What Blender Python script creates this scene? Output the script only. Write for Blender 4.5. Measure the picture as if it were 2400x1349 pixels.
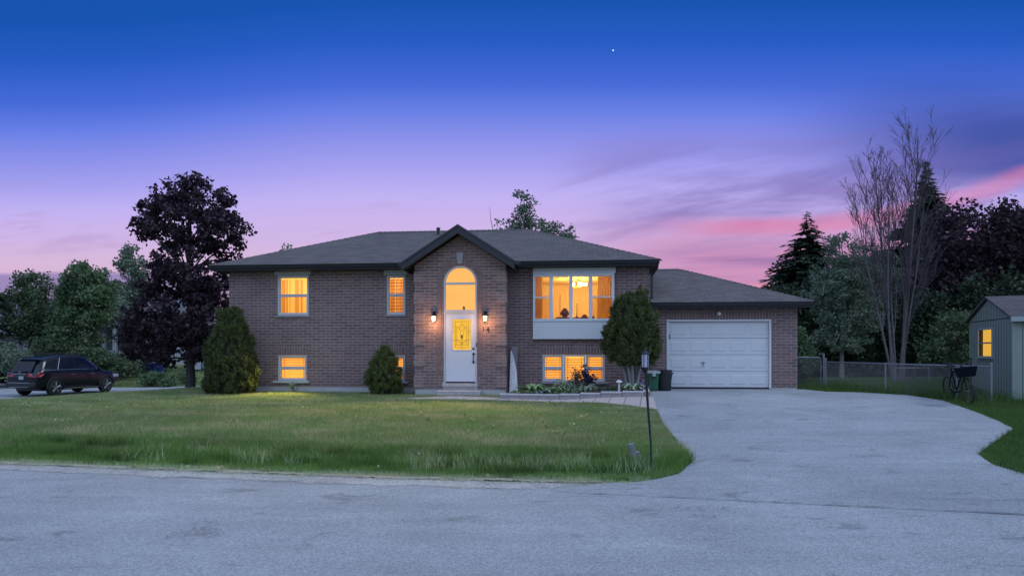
import bpy, math, random
import numpy as np
from mathutils import Vector, Matrix, noise as mnoise

for o in list(bpy.data.objects): bpy.data.objects.remove(o)
S = bpy.context.scene
C = S.collection
R = math.radians
PI = math.pi

def lin(r, g, b):
    f = lambda c: c/12.92 if c <= .04045 else ((c+.055)/1.055)**2.4
    return (f(r/255), f(g/255), f(b/255), 1)

# ------------------------------------------------------------------ camera
CAMZ = 1.75
cam = bpy.data.cameras.new('camera'); camo = bpy.data.objects.new('camera', cam); C.objects.link(camo)
cam.lens = 24; cam.sensor_width = 36; cam.shift_y = .0587
cam.clip_start = .05; cam.clip_end = 4000
camo.location = (0, 0, CAMZ); camo.rotation_euler = (PI/2, 0, 0)
S.camera = camo
S.view_settings.view_transform = 'Standard'; S.view_settings.look = 'None'
S.view_settings.exposure = 0; S.view_settings.gamma = 1
S.render.resolution_x = 1024; S.render.resolution_y = 575
S.cycles.use_denoising = True
S.cycles.max_bounces = 8; S.cycles.transparent_max_bounces = 16
S.cycles.sample_clamp_indirect = 6

# ------------------------------------------------------------------ node helper
class NT:
    def __init__(s, tree): s.t = tree; s.n = tree.nodes; s.l = tree.links
    def new(s, ty, **kw):
        n = s.n.new(ty)
        for k, v in kw.items(): setattr(n, k, v)
        return n
    def put(s, sock, v):
        if hasattr(v, 'is_output') or isinstance(v, bpy.types.NodeSocket): s.l.new(v, sock)
        elif v is not None:
            if sock.type == 'RGBA' and not hasattr(v, '__len__'): v = (v, v, v, 1)
            if sock.type == 'RGBA' and len(v) == 3: v = (*v, 1)
            if sock.type == 'VECTOR' and not hasattr(v, '__len__'): v = (v, v, v)
            sock.default_value = v
    def m(s, op, a, b=None, c=None, clamp=False):
        n = s.new('ShaderNodeMath', operation=op, use_clamp=clamp)
        s.put(n.inputs[0], a)
        if b is not None: s.put(n.inputs[1], b)
        if c is not None: s.put(n.inputs[2], c)
        return n.outputs[0]
    def step(s, x, a, b, lo=0., hi=1.):
        n = s.new('ShaderNodeMapRange', interpolation_type='SMOOTHSTEP')
        s.put(n.inputs[0], x); s.put(n.inputs[1], a); s.put(n.inputs[2], b); s.put(n.inputs[3], lo); s.put(n.inputs[4], hi)
        return n.outputs[0]
    def mix(s, f, a, b, mode='MIX'):
        n = s.new('ShaderNodeMix', data_type='RGBA', blend_type=mode)
        s.put(n.inputs[0], f); s.put(n.inputs[6], a); s.put(n.inputs[7], b)
        return n.outputs[2]
    def noise(s, vec, scale, detail=4, rough=.55, dist=0., out=0):
        n = s.new('ShaderNodeTexNoise')
        if vec is not None: s.put(n.inputs['Vector'], vec)
        n.inputs['Scale'].default_value = scale; n.inputs['Detail'].default_value = detail
        n.inputs['Roughness'].default_value = rough; n.inputs['Distortion'].default_value = dist
        return n.outputs[out]
    def xyz(s, x, y, z):
        n = s.new('ShaderNodeCombineXYZ')
        for i, v in enumerate((x, y, z)): s.put(n.inputs[i], v)
        return n.outputs[0]
    def sep(s, v):
        n = s.new('ShaderNodeSeparateXYZ'); s.put(n.inputs[0], v); return n.outputs
    def ramp(s, f, els, interp='LINEAR'):
        n = s.new('ShaderNodeValToRGB'); s.put(n.inputs[0], f)
        cr = n.color_ramp; cr.interpolation = interp
        while len(cr.elements) < len(els): cr.elements.new(.5)
        for e, (p, c) in zip(cr.elements, els):
            e.position = p; e.color = c if len(c) == 4 else (*c, 1)
        return n.outputs[0]

# ------------------------------------------------------------------ sky
W = bpy.data.worlds.new('World'); S.world = W; W.use_nodes = True
T = NT(W.node_tree); T.n.clear()
d = T.sep(T.new('ShaderNodeTexCoord').outputs['Generated'])
yy = T.m('MAXIMUM', d[1], .05)
b = T.m('DIVIDE', T.m('MAXIMUM', d[2], 0.), yy)          # steepness of the view above the horizon towards the sunset side
a = T.m('DIVIDE', d[0], yy)
be = T.m('ADD', b, T.m('MULTIPLY', T.step(a, -.2, -.65), T.step(b, .12, .25, 0., .030)))
pp = T.m('DIVIDE', be, T.m('ADD', be, 1.))
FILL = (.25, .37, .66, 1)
base = T.ramp(pp, [(0, lin(232, 150, 150)), (.056, lin(228, 155, 160)), (.092, lin(214, 178, 212)), (.112, lin(217, 186, 220)), (.137, lin(208, 182, 228)),
    (.16, lin(203, 181, 236)), (.184, lin(192, 178, 243)), (.206, lin(170, 164, 240)), (.229, lin(146, 149, 235)), (.259, lin(103, 127, 230)),
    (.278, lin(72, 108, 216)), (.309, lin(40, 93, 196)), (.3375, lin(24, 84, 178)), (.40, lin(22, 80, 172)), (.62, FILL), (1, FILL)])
dirv = T.new('ShaderNodeTexCoord').outputs['Generated']
sv = T.xyz(T.m('MULTIPLY', a, 1.3), T.m('SUBTRACT', T.m('MULTIPLY', b, 9.), T.m('MULTIPLY', a, 1.1)), .3)
n1 = T.noise(sv, 1.9, 6, .6, .5)
n2 = T.noise(T.xyz(T.m('MULTIPLY', a, 1.1), T.m('MULTIPLY', b, 22.), 4.), 1.6, 5, .55, .4)
n3 = T.noise(T.xyz(T.m('MULTIPLY', a, 2.), T.m('MULTIPLY', b, 5.), 9.), 2.2, 5, .6, .6)
front = T.step(d[1], .1, .4)
right = T.step(a, .0, .42)
right = T.m('MULTIPLY', right, front)
far_right = T.m('MULTIPLY', T.step(a, .32, .72), front)
left = T.m('MULTIPLY', T.step(a, -.25, -.5), front)
bw = T.m('ADD', b, T.m('MULTIPLY', T.m('SUBTRACT', n1, .5), .05))
# slate-blue dusk towards the upper right
cur = T.mix(T.m('MULTIPLY', far_right, T.m('MULTIPLY', T.step(bw, .22, .27), T.step(bw, .43, .31, 0., .92))), base, lin(56, 78, 160))
# mauve cloud veil on the right
n4 = T.noise(T.xyz(T.m('MULTIPLY', a, 2.4), T.m('SUBTRACT', T.m('MULTIPLY', b, 12.), T.m('MULTIPLY', a, 2.6)), 14.), 1.5, 7, .58, .8)
veil = T.m('MULTIPLY', T.m('MULTIPLY', T.m('MULTIPLY', T.step(a, .02, .26), front), T.step(T.m('ADD', T.m('MULTIPLY', n1, .5), T.m('MULTIPLY', n4, .5)), .36, .60)), T.m('MULTIPLY', T.step(bw, .11, .19), T.step(bw, .34, .24)))
cur = T.mix(T.m('MULTIPLY', veil, .68), cur, lin(118, 108, 180))
wisp = T.m('MULTIPLY', T.m('MULTIPLY', T.step(a, -.02, .12), front), T.m('MULTIPLY', T.step(n4, .50, .66), T.m('MULTIPLY', T.step(b, .12, .16), T.step(b, .34, .22))))
cur = T.mix(T.m('MULTIPLY', wisp, .22), cur, lin(138, 112, 176))
# pink bank low on the right
low = T.m('MULTIPLY', T.m('MULTIPLY', T.step(a, .04, .3), front), T.step(bw, .195, .14))
cur = T.mix(T.m('MULTIPLY', low, .85), cur, lin(204, 142, 186))
streak = T.m('MULTIPLY', T.m('MULTIPLY', T.step(a, .12, .35), front), T.m('MULTIPLY', T.step(n2, .42, .66), T.step(bw, .17, .13)))
cur = T.mix(T.m('MULTIPLY', streak, .75), cur, lin(146, 112, 168))
# bright pink streak
c0 = T.m('ADD', .178, T.m('MULTIPLY', .62, T.m('POWER', T.m('MAXIMUM', T.m('SUBTRACT', a, .4), 0.), 2.)))
dist = T.m('ABSOLUTE', T.m('SUBTRACT', T.m('ADD', b, T.m('MULTIPLY', T.m('SUBTRACT', n3, .5), .022)), c0))
band = T.m('MULTIPLY', T.step(dist, .021, .002), T.m('MULTIPLY', T.step(a, .16, .36), front))
cur = T.mix(T.m('MULTIPLY', band, T.step(a, .45, .7, .72, .5)), cur, lin(224, 132, 172))
# orange edge of the sunset
glow = T.m('MULTIPLY', T.m('MULTIPLY', T.step(a, .2, .36), front), T.step(bw, .105, .07))
cur = T.mix(T.m('MULTIPLY', glow, .9), cur, lin(252, 162, 148))
# thin mauve streaks in the middle and on the left
mid = T.m('MULTIPLY', T.m('MULTIPLY', T.step(n1, .5, .68), front), T.m('MULTIPLY', T.step(b, .11, .15), T.step(b, .26, .19)))
cur = T.mix(T.m('MULTIPLY', mid, .45), cur, lin(170, 138, 190))
bank = T.m('MULTIPLY', left, T.step(T.m('ADD', b, T.m('MULTIPLY', T.m('SUBTRACT', n3, .5), .02)), .112, .104))
cur = T.mix(T.m('MULTIPLY', bank, .85), cur, lin(142, 128, 182))
# the brighter open sky behind the camera
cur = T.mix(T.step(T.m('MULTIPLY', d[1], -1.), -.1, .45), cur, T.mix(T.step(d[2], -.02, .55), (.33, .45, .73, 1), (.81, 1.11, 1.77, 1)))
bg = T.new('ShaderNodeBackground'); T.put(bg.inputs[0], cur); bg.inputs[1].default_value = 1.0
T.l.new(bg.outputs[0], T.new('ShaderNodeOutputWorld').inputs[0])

# ------------------------------------------------------------------ sun (soft last light from the right, along the front of the house)
sl = bpy.data.lights.new('sun', 'SUN'); so = bpy.data.objects.new('sun', sl); C.objects.link(so)
sl.energy = 1.15; sl.angle = R(16); sl.color = (.80, .92, 1.0)
so.rotation_euler = Vector((.72, .02, .80)).to_track_quat('Z', 'Y').to_euler()

# ------------------------------------------------------------------ mesh helpers
class MB:
    def __init__(s): s.v = []; s.f = []
    def add(s, vs, fs):
        o = len(s.v); s.v += [tuple(p) for p in vs]; s.f += [tuple(i+o for i in f) for f in fs]; return s
    def box(s, x0, y0, z0, x1, y1, z1):
        return s.add([(x0,y0,z0),(x1,y0,z0),(x1,y1,z0),(x0,y1,z0),(x0,y0,z1),(x1,y0,z1),(x1,y1,z1),(x0,y1,z1)],
                     [(0,3,2,1),(4,5,6,7),(0,1,5,4),(1,2,6,5),(2,3,7,6),(3,0,4,7)])
    def obox(s, c, size, M):
        x, y, z = [k/2 for k in size]; c = Vector(c)
        return s.add([c + M @ Vector(p) for p in [(-x,-y,-z),(x,-y,-z),(x,y,-z),(-x,y,-z),(-x,-y,z),(x,-y,z),(x,y,z),(-x,y,z)]],
                     [(0,3,2,1),(4,5,6,7),(0,1,5,4),(1,2,6,5),(2,3,7,6),(3,0,4,7)])
    def quad(s, *p): return s.add(p, [tuple(range(len(p)))])
    def tube(s, pts, rad, n=8, caps=True):
        pts = [Vector(p) for p in pts]
        if not hasattr(rad, '__len__'): rad = [rad]*len(pts)
        vs, fs = [], []; up = None
        for i, p in enumerate(pts):
            t = (pts[min(i+1, len(pts)-1)] - pts[max(i-1, 0)])
            t = t.normalized() if t.length > 1e-9 else Vector((0, 0, 1))
            if up is None: up = t.orthogonal().normalized()
            up = up - t*up.dot(t)
            up = up.normalized() if up.length > 1e-6 else t.orthogonal().normalized()
            w = t.cross(up)
            for k in range(n):
                an = 2*PI*k/n; vs.append(p + (up*math.cos(an) + w*math.sin(an))*rad[i])
        for i in range(len(pts)-1):
            for k in range(n):
                k2 = (k+1) % n; fs.append((i*n+k, i*n+k2, (i+1)*n+k2, (i+1)*n+k))
        if caps:
            fs.append(tuple(range(n))[::-1]); fs.append(tuple((len(pts)-1)*n+k for k in range(n)))
        return s.add(vs, fs)
    def lathe(s, prof, c=(0,0,0), n=20, axis='z', caps=True):
        vs, fs = [], []
        for r, h in prof:
            for k in range(n):
                an = 2*PI*k/n; x, y = r*math.cos(an), r*math.sin(an)
                p = (x, y, h) if axis == 'z' else ((h, x, y) if axis == 'x' else (x, h, y))
                vs.append((p[0]+c[0], p[1]+c[1], p[2]+c[2]))
        for i in range(len(prof)-1):
            for k in range(n):
                k2 = (k+1) % n; fs.append((i*n+k, i*n+k2, (i+1)*n+k2, (i+1)*n+k))
        if caps: fs.append(tuple(range(n))[::-1]); fs.append(tuple((len(prof)-1)*n+k for k in range(n)))
        return s.add(vs, fs)
    def prism(s, poly, y0, y1):        # poly in (x,z), extruded along y
        n = len(poly)
        vs = [(x, y0, z) for x, z in poly] + [(x, y1, z) for x, z in poly]
        fs = [tuple(range(n)), tuple(range(2*n-1, n-1, -1))] + [(i, i+n, (i+1) % n+n, (i+1) % n) for i in range(n)]
        return s.add(vs, fs)
    def sphere(s, c, r, n=12, m=8, sc=(1,1,1)):
        prof = [(max(1e-4, math.sin(PI*i/m)*r), -math.cos(PI*i/m)*r) for i in range(m+1)]
        o = len(s.v); s.lathe(prof, (0,0,0), n)
        for i in range(o, len(s.v)):
            p = s.v[i]; s.v[i] = (p[0]*sc[0]+c[0], p[1]*sc[1]+c[1], p[2]*sc[2]+c[2])
        return s
    def build(s, name, mat, parent=None, smooth=False, bevel=0, recalc=True):
        me = bpy.data.meshes.new(name); me.from_pydata([tuple(p) for p in s.v], [], s.f)
        if recalc:
            import bmesh
            bm = bmesh.new(); bm.from_mesh(me); bmesh.ops.recalc_face_normals(bm, faces=bm.faces); bm.to_mesh(me); bm.free()
        if smooth:
            me.polygons.foreach_set('use_smooth', [True]*len(me.polygons)); me.set_sharp_from_angle(angle=R(38))
        me.materials.append(mat)
        o = bpy.data.objects.new(name, me); C.objects.link(o)
        if parent is not None: o.parent = parent
        if bevel:
            bv = o.modifiers.new('bevel', 'BEVEL'); bv.width = bevel; bv.segments = 2; bv.limit_method = 'ANGLE'
        return o

def np_obj(name, verts, faces, mat, parent=None, smooth=False):
    verts = np.ascontiguousarray(verts, dtype=np.float32).reshape(-1, 3); faces = np.ascontiguousarray(faces, dtype=np.int32)
    k = faces.shape[1]; nf = faces.shape[0]
    me = bpy.data.meshes.new(name)
    me.vertices.add(len(verts)); me.vertices.foreach_set('co', verts.ravel())
    me.loops.add(nf*k); me.loops.foreach_set('vertex_index', faces.ravel())
    me.polygons.add(nf); me.polygons.foreach_set('loop_start', np.arange(0, nf*k, k, dtype=np.int32))
    if smooth: me.polygons.foreach_set('use_smooth', np.ones(nf, dtype=bool))
    me.update(calc_edges=True); me.validate()
    me.materials.append(mat)
    o = bpy.data.objects.new(name, me); C.objects.link(o)
    if parent is not None: o.parent = parent
    return o

def tag(o, label=None, cat=None, group=None, kind=None):
    if label: o['label'] = label
    if cat: o['category'] = cat
    if group: o['group'] = group
    if kind: o['kind'] = kind
    return o

def thing(name, label, cat, loc=(0,0,0), rotz=0., group=None):
    o = bpy.data.objects.new(name, None); C.objects.link(o); o.empty_display_size = .2
    o.location = loc; o.rotation_euler = (0, 0, rotz)
    return tag(o, label, cat, group)

# ------------------------------------------------------------------ materials
MATS = {}
def mat(name, col=(.5,.5,.5), rough=.6, metal=0., spec=.5, var=0., vscale=8., bump=0., bscale=40., emit=None, estr=1., coat=0.):
    if name in MATS: return MATS[name]
    M = bpy.data.materials.new(name); M.use_nodes = True; t = NT(M.node_tree)
    p = t.n['Principled BSDF']; p.inputs['Roughness'].default_value = rough; p.inputs['Metallic'].default_value = metal
    p.inputs['Specular IOR Level'].default_value = spec; p.inputs['Coat Weight'].default_value = coat
    oc = t.new('ShaderNodeTexCoord').outputs['Object']
    if var:
        n = t.noise(oc, vscale, 6, .6)
        f = t.m('ADD', 1-var, t.m('MULTIPLY', n, 2*var))
        t.put(p.inputs['Base Color'], t.mix(1., (*col, 1), t.xyz(f, f, f), 'MULTIPLY'))
    else: p.inputs['Base Color'].default_value = (*col, 1)
    if bump:
        bn = t.new('ShaderNodeBump'); bn.inputs['Strength'].default_value = bump; bn.inputs['Distance'].default_value = .02
        t.put(bn.inputs['Height'], t.noise(oc, bscale, 5, .6)); t.l.new(bn.outputs[0], p.inputs['Normal'])
    if emit: p.inputs['Emission Color'].default_value = (*emit, 1); p.inputs['Emission Strength'].default_value = estr
    MATS[name] = M
    return M

def face_coords(t, slope=1.):
    """object coordinates laid on whichever way the face looks: along it, up it"""
    tc = t.new('ShaderNodeTexCoord'); o = t.sep(tc.outputs['Object']); n = t.sep(tc.outputs['Normal'])
    side = t.m('GREATER_THAN', t.m('ABSOLUTE', n[0]), t.m('ABSOLUTE', n[1]))
    x = t.m('ADD', t.m('MULTIPLY', o[0], t.m('SUBTRACT', 1., side)), t.m('MULTIPLY', o[1], side))
    return x, t.m('MULTIPLY', o[2], slope), tc.outputs['Object']

def brick_mat(name, c1, c2, mortar, soldier=False):
    M = bpy.data.materials.new(name); M.use_nodes = True; t = NT(M.node_tree); p = t.n['Principled BSDF']
    x, z, oc = face_coords(t)
    jit = t.noise(oc, 9., 3, .5)
    z2 = t.m('ADD', z, t.m('MULTIPLY', t.m('SUBTRACT', jit, .5), .006))
    br = t.new('ShaderNodeTexBrick')
    t.put(br.inputs['Vector'], t.xyz(z2, x, 0.) if soldier else t.xyz(x, z2, 0.))
    br.inputs['Scale'].default_value = 1.; br.inputs['Mortar Size'].default_value = .0085; br.inputs['Mortar Smooth'].default_value = .2
    br.inputs['Brick Width'].default_value = .6 if soldier else .30; br.inputs['Row Height'].default_value = .09
    br.offset = 0. if soldier else .5
    br.inputs['Color1'].default_value = (*c1, 1); br.inputs['Color2'].default_value = (*c2, 1); br.inputs['Mortar'].default_value = (*mortar, 1)
    br.inputs['Bias'].default_value = -.1
    f = t.m('ADD', .72, t.m('MULTIPLY', t.noise(oc, 55., 4, .65), .56))
    g = t.m('ADD', .80, t.m('MULTIPLY', t.noise(oc, .9, 5, .6), .40))
    f = t.m('MULTIPLY', f, g)
    t.put(p.inputs['Base Color'], t.mix(1., br.outputs['Color'], t.xyz(f, f, f), 'MULTIPLY'))
    p.inputs['Roughness'].default_value = .9; p.inputs['Specular IOR Level'].default_value = .25
    bn = t.new('ShaderNodeBump'); bn.inputs['Strength'].default_value = .8; bn.inputs['Distance'].default_value = .008
    t.put(bn.inputs['Height'], t.m('ADD', t.m('MULTIPLY', br.outputs['Fac'], -1.), t.m('MULTIPLY', t.noise(oc, 90., 3, .6), .5)))
    t.l.new(bn.outputs[0], p.inputs['Normal'])
    MATS[name] = M; return M

def shingle_mat(name, c1, c2, gap, slope=2.7, row=.14):
    M = bpy.data.materials.new(name); M.use_nodes = True; t = NT(M.node_tree); p = t.n['Principled BSDF']
    x, z, oc = face_coords(t, slope)
    br = t.new('ShaderNodeTexBrick'); t.put(br.inputs['Vector'], t.xyz(x, z, 0.))
    br.inputs['Scale'].default_value = 1.; br.inputs['Mortar Size'].default_value = .008; br.inputs['Mortar Smooth'].default_value = .3
    br.inputs['Brick Width'].default_value = .31; br.inputs['Row Height'].default_value = row; br.offset = .43
    br.inputs['Color1'].default_value = (*c1, 1); br.inputs['Color2'].default_value = (*c2, 1); br.inputs['Mortar'].default_value = (*gap, 1)
    f = t.m('ADD', .6, t.m('MULTIPLY', t.noise(oc, 60., 4, .7), .8))
    f = t.m('MULTIPLY', f, t.m('ADD', .82, t.m('MULTIPLY', t.noise(oc, .7, 5, .6), .36)))
    f = t.m('MULTIPLY', f, t.m('ADD', .85, t.m('MULTIPLY', t.noise(t.xyz(t.m('MULTIPLY', x, 1.2), t.m('MULTIPLY', z, 7.), 0.), 1., 3, .6), .3)))
    t.put(p.inputs['Base Color'], t.mix(1., br.outputs['Color'], t.xyz(f, f, f), 'MULTIPLY'))
    p.inputs['Roughness'].default_value = .95; p.inputs['Specular IOR Level'].default_value = .2
    saw = t.m('FRACT', t.m('DIVIDE', z, row))
    bn = t.new('ShaderNodeBump'); bn.inputs['Strength'].default_value = .7; bn.inputs['Distance'].default_value = .02
    t.put(bn.inputs['Height'], t.m('SUBTRACT', t.noise(oc, 80., 2, .6), saw)); t.l.new(bn.outputs[0], p.inputs['Normal'])
    MATS[name] = M; return M

def foliage_mat(name, dark, light, trans=.35, rough=.6, patch=.9, hue=None, spec=.25):
    M = bpy.data.materials.new(name); M.use_nodes = True; t = NT(M.node_tree); t.n.clear()
    ge = t.new('ShaderNodeNewGeometry'); oc = t.new('ShaderNodeTexCoord').outputs['Object']
    col = t.mix(ge.outputs['Random Per Island'], (*dark, 1), (*light, 1))
    n = t.noise(oc, patch, 4, .6)
    col = t.mix(t.step(n, .35, .7), col, t.mix(.5, col, (*(hue or light), 1)))
    p = t.new('ShaderNodeBsdfPrincipled'); t.put(p.inputs['Base Color'], col); p.inputs['Roughness'].default_value = rough
    p.inputs['Specular IOR Level'].default_value = spec
    tr = t.new('ShaderNodeBsdfTranslucent'); t.put(tr.inputs[0], col)
    mx = t.new('ShaderNodeMixShader'); mx.inputs[0].default_value = trans
    t.l.new(p.outputs[0], mx.inputs[1]); t.l.new(tr.outputs[0], mx.inputs[2])
    t.l.new(mx.outputs[0], t.new('ShaderNodeOutputMaterial').inputs[0])
    MATS[name] = M; return M

def asphalt_mat(name, col, streak=True, dirt=(.30,.28,.25), scale=1.):
    M = bpy.data.materials.new(name); M.use_nodes = True; t = NT(M.node_tree); p = t.n['Principled BSDF']
    oc = t.new('ShaderNodeTexCoord').outputs['Object']; o = t.sep(oc)
    fine = t.noise(oc, 70.*scale, 3, .75); grit = t.new('ShaderNodeTexVoronoi'); t.put(grit.inputs['Vector'], oc); grit.inputs['Scale'].default_value = 55.*scale
    f = t.m('ADD', .45, t.m('MULTIPLY', fine, 1.10))
    f = t.m('MULTIPLY', f, t.m('ADD', .82, t.m('MULTIPLY', t.sep(grit.outputs['Color'])[0], .36)))
    big = t.noise(oc, .45, 6, .62, .4); f = t.m('MULTIPLY', f, t.m('ADD', .60, t.m('MULTIPLY', big, .80)))
    if streak:
        st = t.noise(t.xyz(t.m('MULTIPLY', o[0], .35), t.m('MULTIPLY', o[1], 2.6), 0.), 1., 6, .6, .3)
        f = t.m('MULTIPLY', f, t.m('ADD', .80, t.m('MULTIPLY', st, .40)))
    # darker rough blotches where the binder shows
    bl = t.noise(t.xyz(t.m('MULTIPLY', o[0], 1.), t.m('MULTIPLY', o[1], 1.6), 3.), 1.3, 8, .68, .8)
    f = t.m('MULTIPLY', f, t.step(bl, .56, .70, 1., .66))
    c = t.mix(1., (*col, 1), t.xyz(f, f, f), 'MULTIPLY')
    c = t.mix(t.step(t.noise(oc, .8, 7, .65), .54, .74, 0., .5), c, t.mix(1., (*dirt, 1), t.xyz(f, f, f), 'MULTIPLY'))
    t.put(p.inputs['Base Color'], c); p.inputs['Roughness'].default_value = .9; p.inputs['Specular IOR Level'].default_value = .25
    bn = t.new('ShaderNodeBump'); bn.inputs['Strength'].default_value = .55; bn.inputs['Distance'].default_value = .012
    t.put(bn.inputs['Height'], t.m('ADD', fine, t.m('MULTIPLY', grit.outputs['Distance'], .8))); t.l.new(bn.outputs[0], p.inputs['Normal'])
    MATS[name] = M; return M

def emit_mat(name, col, strength, var=.15, scale=(2,2,2)):
    M = bpy.data.materials.new(name); M.use_nodes = True; t = NT(M.node_tree); t.n.clear()
    oc = t.new('ShaderNodeTexCoord').outputs['Object']; o = t.sep(oc)
    n = t.noise(t.xyz(*[t.m('MULTIPLY', o[i], float(scale[i])) for i in range(3)]), 1., 4, .5)
    f = t.m('ADD', 1-var, t.m('MULTIPLY', n, 2*var))
    e = t.new('ShaderNodeEmission'); t.put(e.inputs[0], (*col, 1)); t.put(e.inputs[1], t.m('MULTIPLY', f, float(strength)))
    t.l.new(e.outputs[0], t.new('ShaderNodeOutputMaterial').inputs[0])
    MATS[name] = M; return M

def glass_mat(name, tint=(1,1,1), refl=1., rough=.0):
    M = bpy.data.materials.new(name); M.use_nodes = True; t = NT(M.node_tree); t.n.clear()
    tr = t.new('ShaderNodeBsdfTransparent'); tr.inputs[0].default_value = (*tint, 1)
    gl = t.new('ShaderNodeBsdfGlossy'); gl.inputs['Roughness'].default_value = rough
    fr = t.new('ShaderNodeFresnel'); fr.inputs[0].default_value = 1.45
    mx = t.new('ShaderNodeMixShader'); t.put(mx.inputs[0], t.m('MULTIPLY', fr.outputs[0], refl, clamp=True))
    t.l.new(tr.outputs[0], mx.inputs[1]); t.l.new(gl.outputs[0], mx.inputs[2])
    t.l.new(mx.outputs[0], t.new('ShaderNodeOutputMaterial').inputs[0])
    MATS[name] = M; return M

def translucent_mat(name, col, trans=.6):
    M = bpy.data.materials.new(name); M.use_nodes = True; t = NT(M.node_tree); t.n.clear()
    df = t.new('ShaderNodeBsdfDiffuse'); df.inputs[0].default_value = (*col, 1)
    tr = t.new('ShaderNodeBsdfTranslucent'); tr.inputs[0].default_value = (*col, 1)
    mx = t.new('ShaderNodeMixShader'); mx.inputs[0].default_value = trans
    t.l.new(df.outputs[0], mx.inputs[1]); t.l.new(tr.outputs[0], mx.inputs[2])
    t.l.new(mx.outputs[0], t.new('ShaderNodeOutputMaterial').inputs[0])
    MATS[name] = M; return M

BRICK = brick_mat('brown_brick', (.225,.140,.122), (.140,.096,.094), (.37,.30,.28))
SOLDIER = brick_mat('soldier_brick', (.225,.140,.122), (.150,.10,.095), (.37,.30,.28), True)
QUOIN = brick_mat('quoin_brick', (.275,.18,.155), (.19,.13,.12), (.38,.31,.285))
SHINGLE = shingle_mat('roof_shingle', (.155,.13,.125), (.115,.098,.096), (.06,.052,.052))
CONC = mat('concrete', (.42,.40,.38), .9, var=.22, vscale=2.5, bump=.3, bscale=60)
FASCIA = mat('dark_fascia', (.018,.017,.02), .45)
SOFFIT = mat('soffit', (.035,.033,.036), .7)
WHITE = mat('white_paint', (.62,.61,.60), .5, var=.06, vscale=3)
GREYTRIM = mat('window_trim', (.50,.50,.48), .5, var=.05, vscale=5)
SIDING = mat('white_siding', (.60,.60,.59), .5, var=.08, vscale=2)
STONE = mat('stone', (.45,.40,.37), .9, var=.35, vscale=9, bump=.9, bscale=25)
KEYST = mat('keystone', (.30,.27,.26), .9, var=.15, vscale=12)
BLACK = mat('black_metal', (.012,.012,.014), .4, var=.1)
DARKHW = mat('bronze_hardware', (.03,.022,.02), .35, metal=.6)
GLASS = glass_mat('window_glass')
SCREEN = glass_mat('insect_screen', (.78,.72,.66), 0.)
LIT = emit_mat('lit_room', (1., .46, .075), 1.55, .34, (2.2,1.5,1.6))
LITTOP = emit_mat('lit_hall', (1., .48, .11), 1.08, .20, (1.1,.8,2.2))
LITDOOR = emit_mat('lit_door_glass', (1., .55, .06), .95, .2, (6,6,4))
BLIND = translucent_mat('blind', (.95,.66,.30), .62)
CURTAIN = translucent_mat('curtain', (.97,.78,.45), .8)

# ------------------------------------------------------------------ terrain
def sstep(x, a, b):
    t = np.clip((x-a)/(b-a), 0, 1); return t*t*(3-2*t)
EX = np.array([-90, -20, -8, -1.7, 1.1, 3, 7, 20, 90]); EY = np.array([24., 12.6, 10.45, 9.25, 8.9, 8.8, 8.7, 8.0, 5.])
def edge(X): return np.interp(X, EX, EY)
STREET = [(-31,12),(-26.5,19),(-24.5,24),(-22.3,29),(-20.2,34.4),(-16.3,37),(-8,39.5),(14,43),(60,50),(60,54),(14,47),(-8,43.3),(-18,40.6),(-21.9,38.4),(-24,39.3),(-36,48.5),(-60,66),(-72,60),(-48,34),(-42,12)]
DRIVE_L = [(.55,8.29),(1.1,8.80),(1.65,8.95),(2.3,9.55),(2.72,10.3),(2.82,11),(3.0,13.4),(3.3,15.6),(3.62,18.1),(3.95,19.5),(4.36,20.85)]
DRIVE_R = [(9.0,6.27),(7.7,8.3),(7.0,9.2),(6.98,9.9),(7.3,10.7),(8.45,11.9),(9.55,13),(9.95,14),(10.9,17.2),(10.75,18.6),(9.9,19.35),(8.95,19.6),(8.75,20.45)]
def inside(poly, X, Y):
    r = np.zeros(np.shape(X), bool); n = len(poly)
    for i in range(n):
        x0, y0 = poly[i]; x1, y1 = poly[(i+1) % n]
        c = (y0 > Y) != (y1 > Y)
        if y1 != y0: r ^= c & (X < (x1-x0)*(Y-y0)/(y1-y0)+x0)
    return r
def pdist(poly, X, Y, closed=True):
    D = np.full(np.shape(X), 1e9); n = len(poly)
    for i in range(n if closed else n-1):
        x0, y0 = poly[i]; x1, y1 = poly[(i+1) % n]; dx, dy = x1-x0, y1-y0
        t = np.clip(((X-x0)*dx+(Y-y0)*dy)/(dx*dx+dy*dy), 0, 1)
        D = np.minimum(D, np.hypot(X-x0-t*dx, Y-y0-t*dy))
    return D
def height(X, Y):
    X = np.asarray(X, float); Y = np.asarray(Y, float); dd = Y-edge(X)
    lawn = np.interp(dd, [0, .5, 1.1, 1.9, 3.1, 4.5, 6.5, 9, 12, 30], [0, -.07, -.16, -.10, .16, .30, .325, .325, .325, .34])
    drv = np.interp(dd, [0, 3, 6, 9, 11.5, 14, 40], [0, .12, .29, .43, .505, .5, .45])
    w = sstep(X, 1.0, 3.4)
    h = lawn*(1-w)+drv*w
    Sd = np.where(inside(STREET, X, Y), 0, pdist(STREET, X, Y))
    h0 = np.where(Y > 36, .45, h)
    k = sstep(Sd, 0, 14.)
    hs = -.48*(1-k)+h0*k
    near = sstep(dd, 1., 7.)
    h = h*(1-near)+hs*near
    return np.where(dd <= 0, 0, h)
def hz(x, y): return float(height(np.array([x]), np.array([y]))[0])

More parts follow.
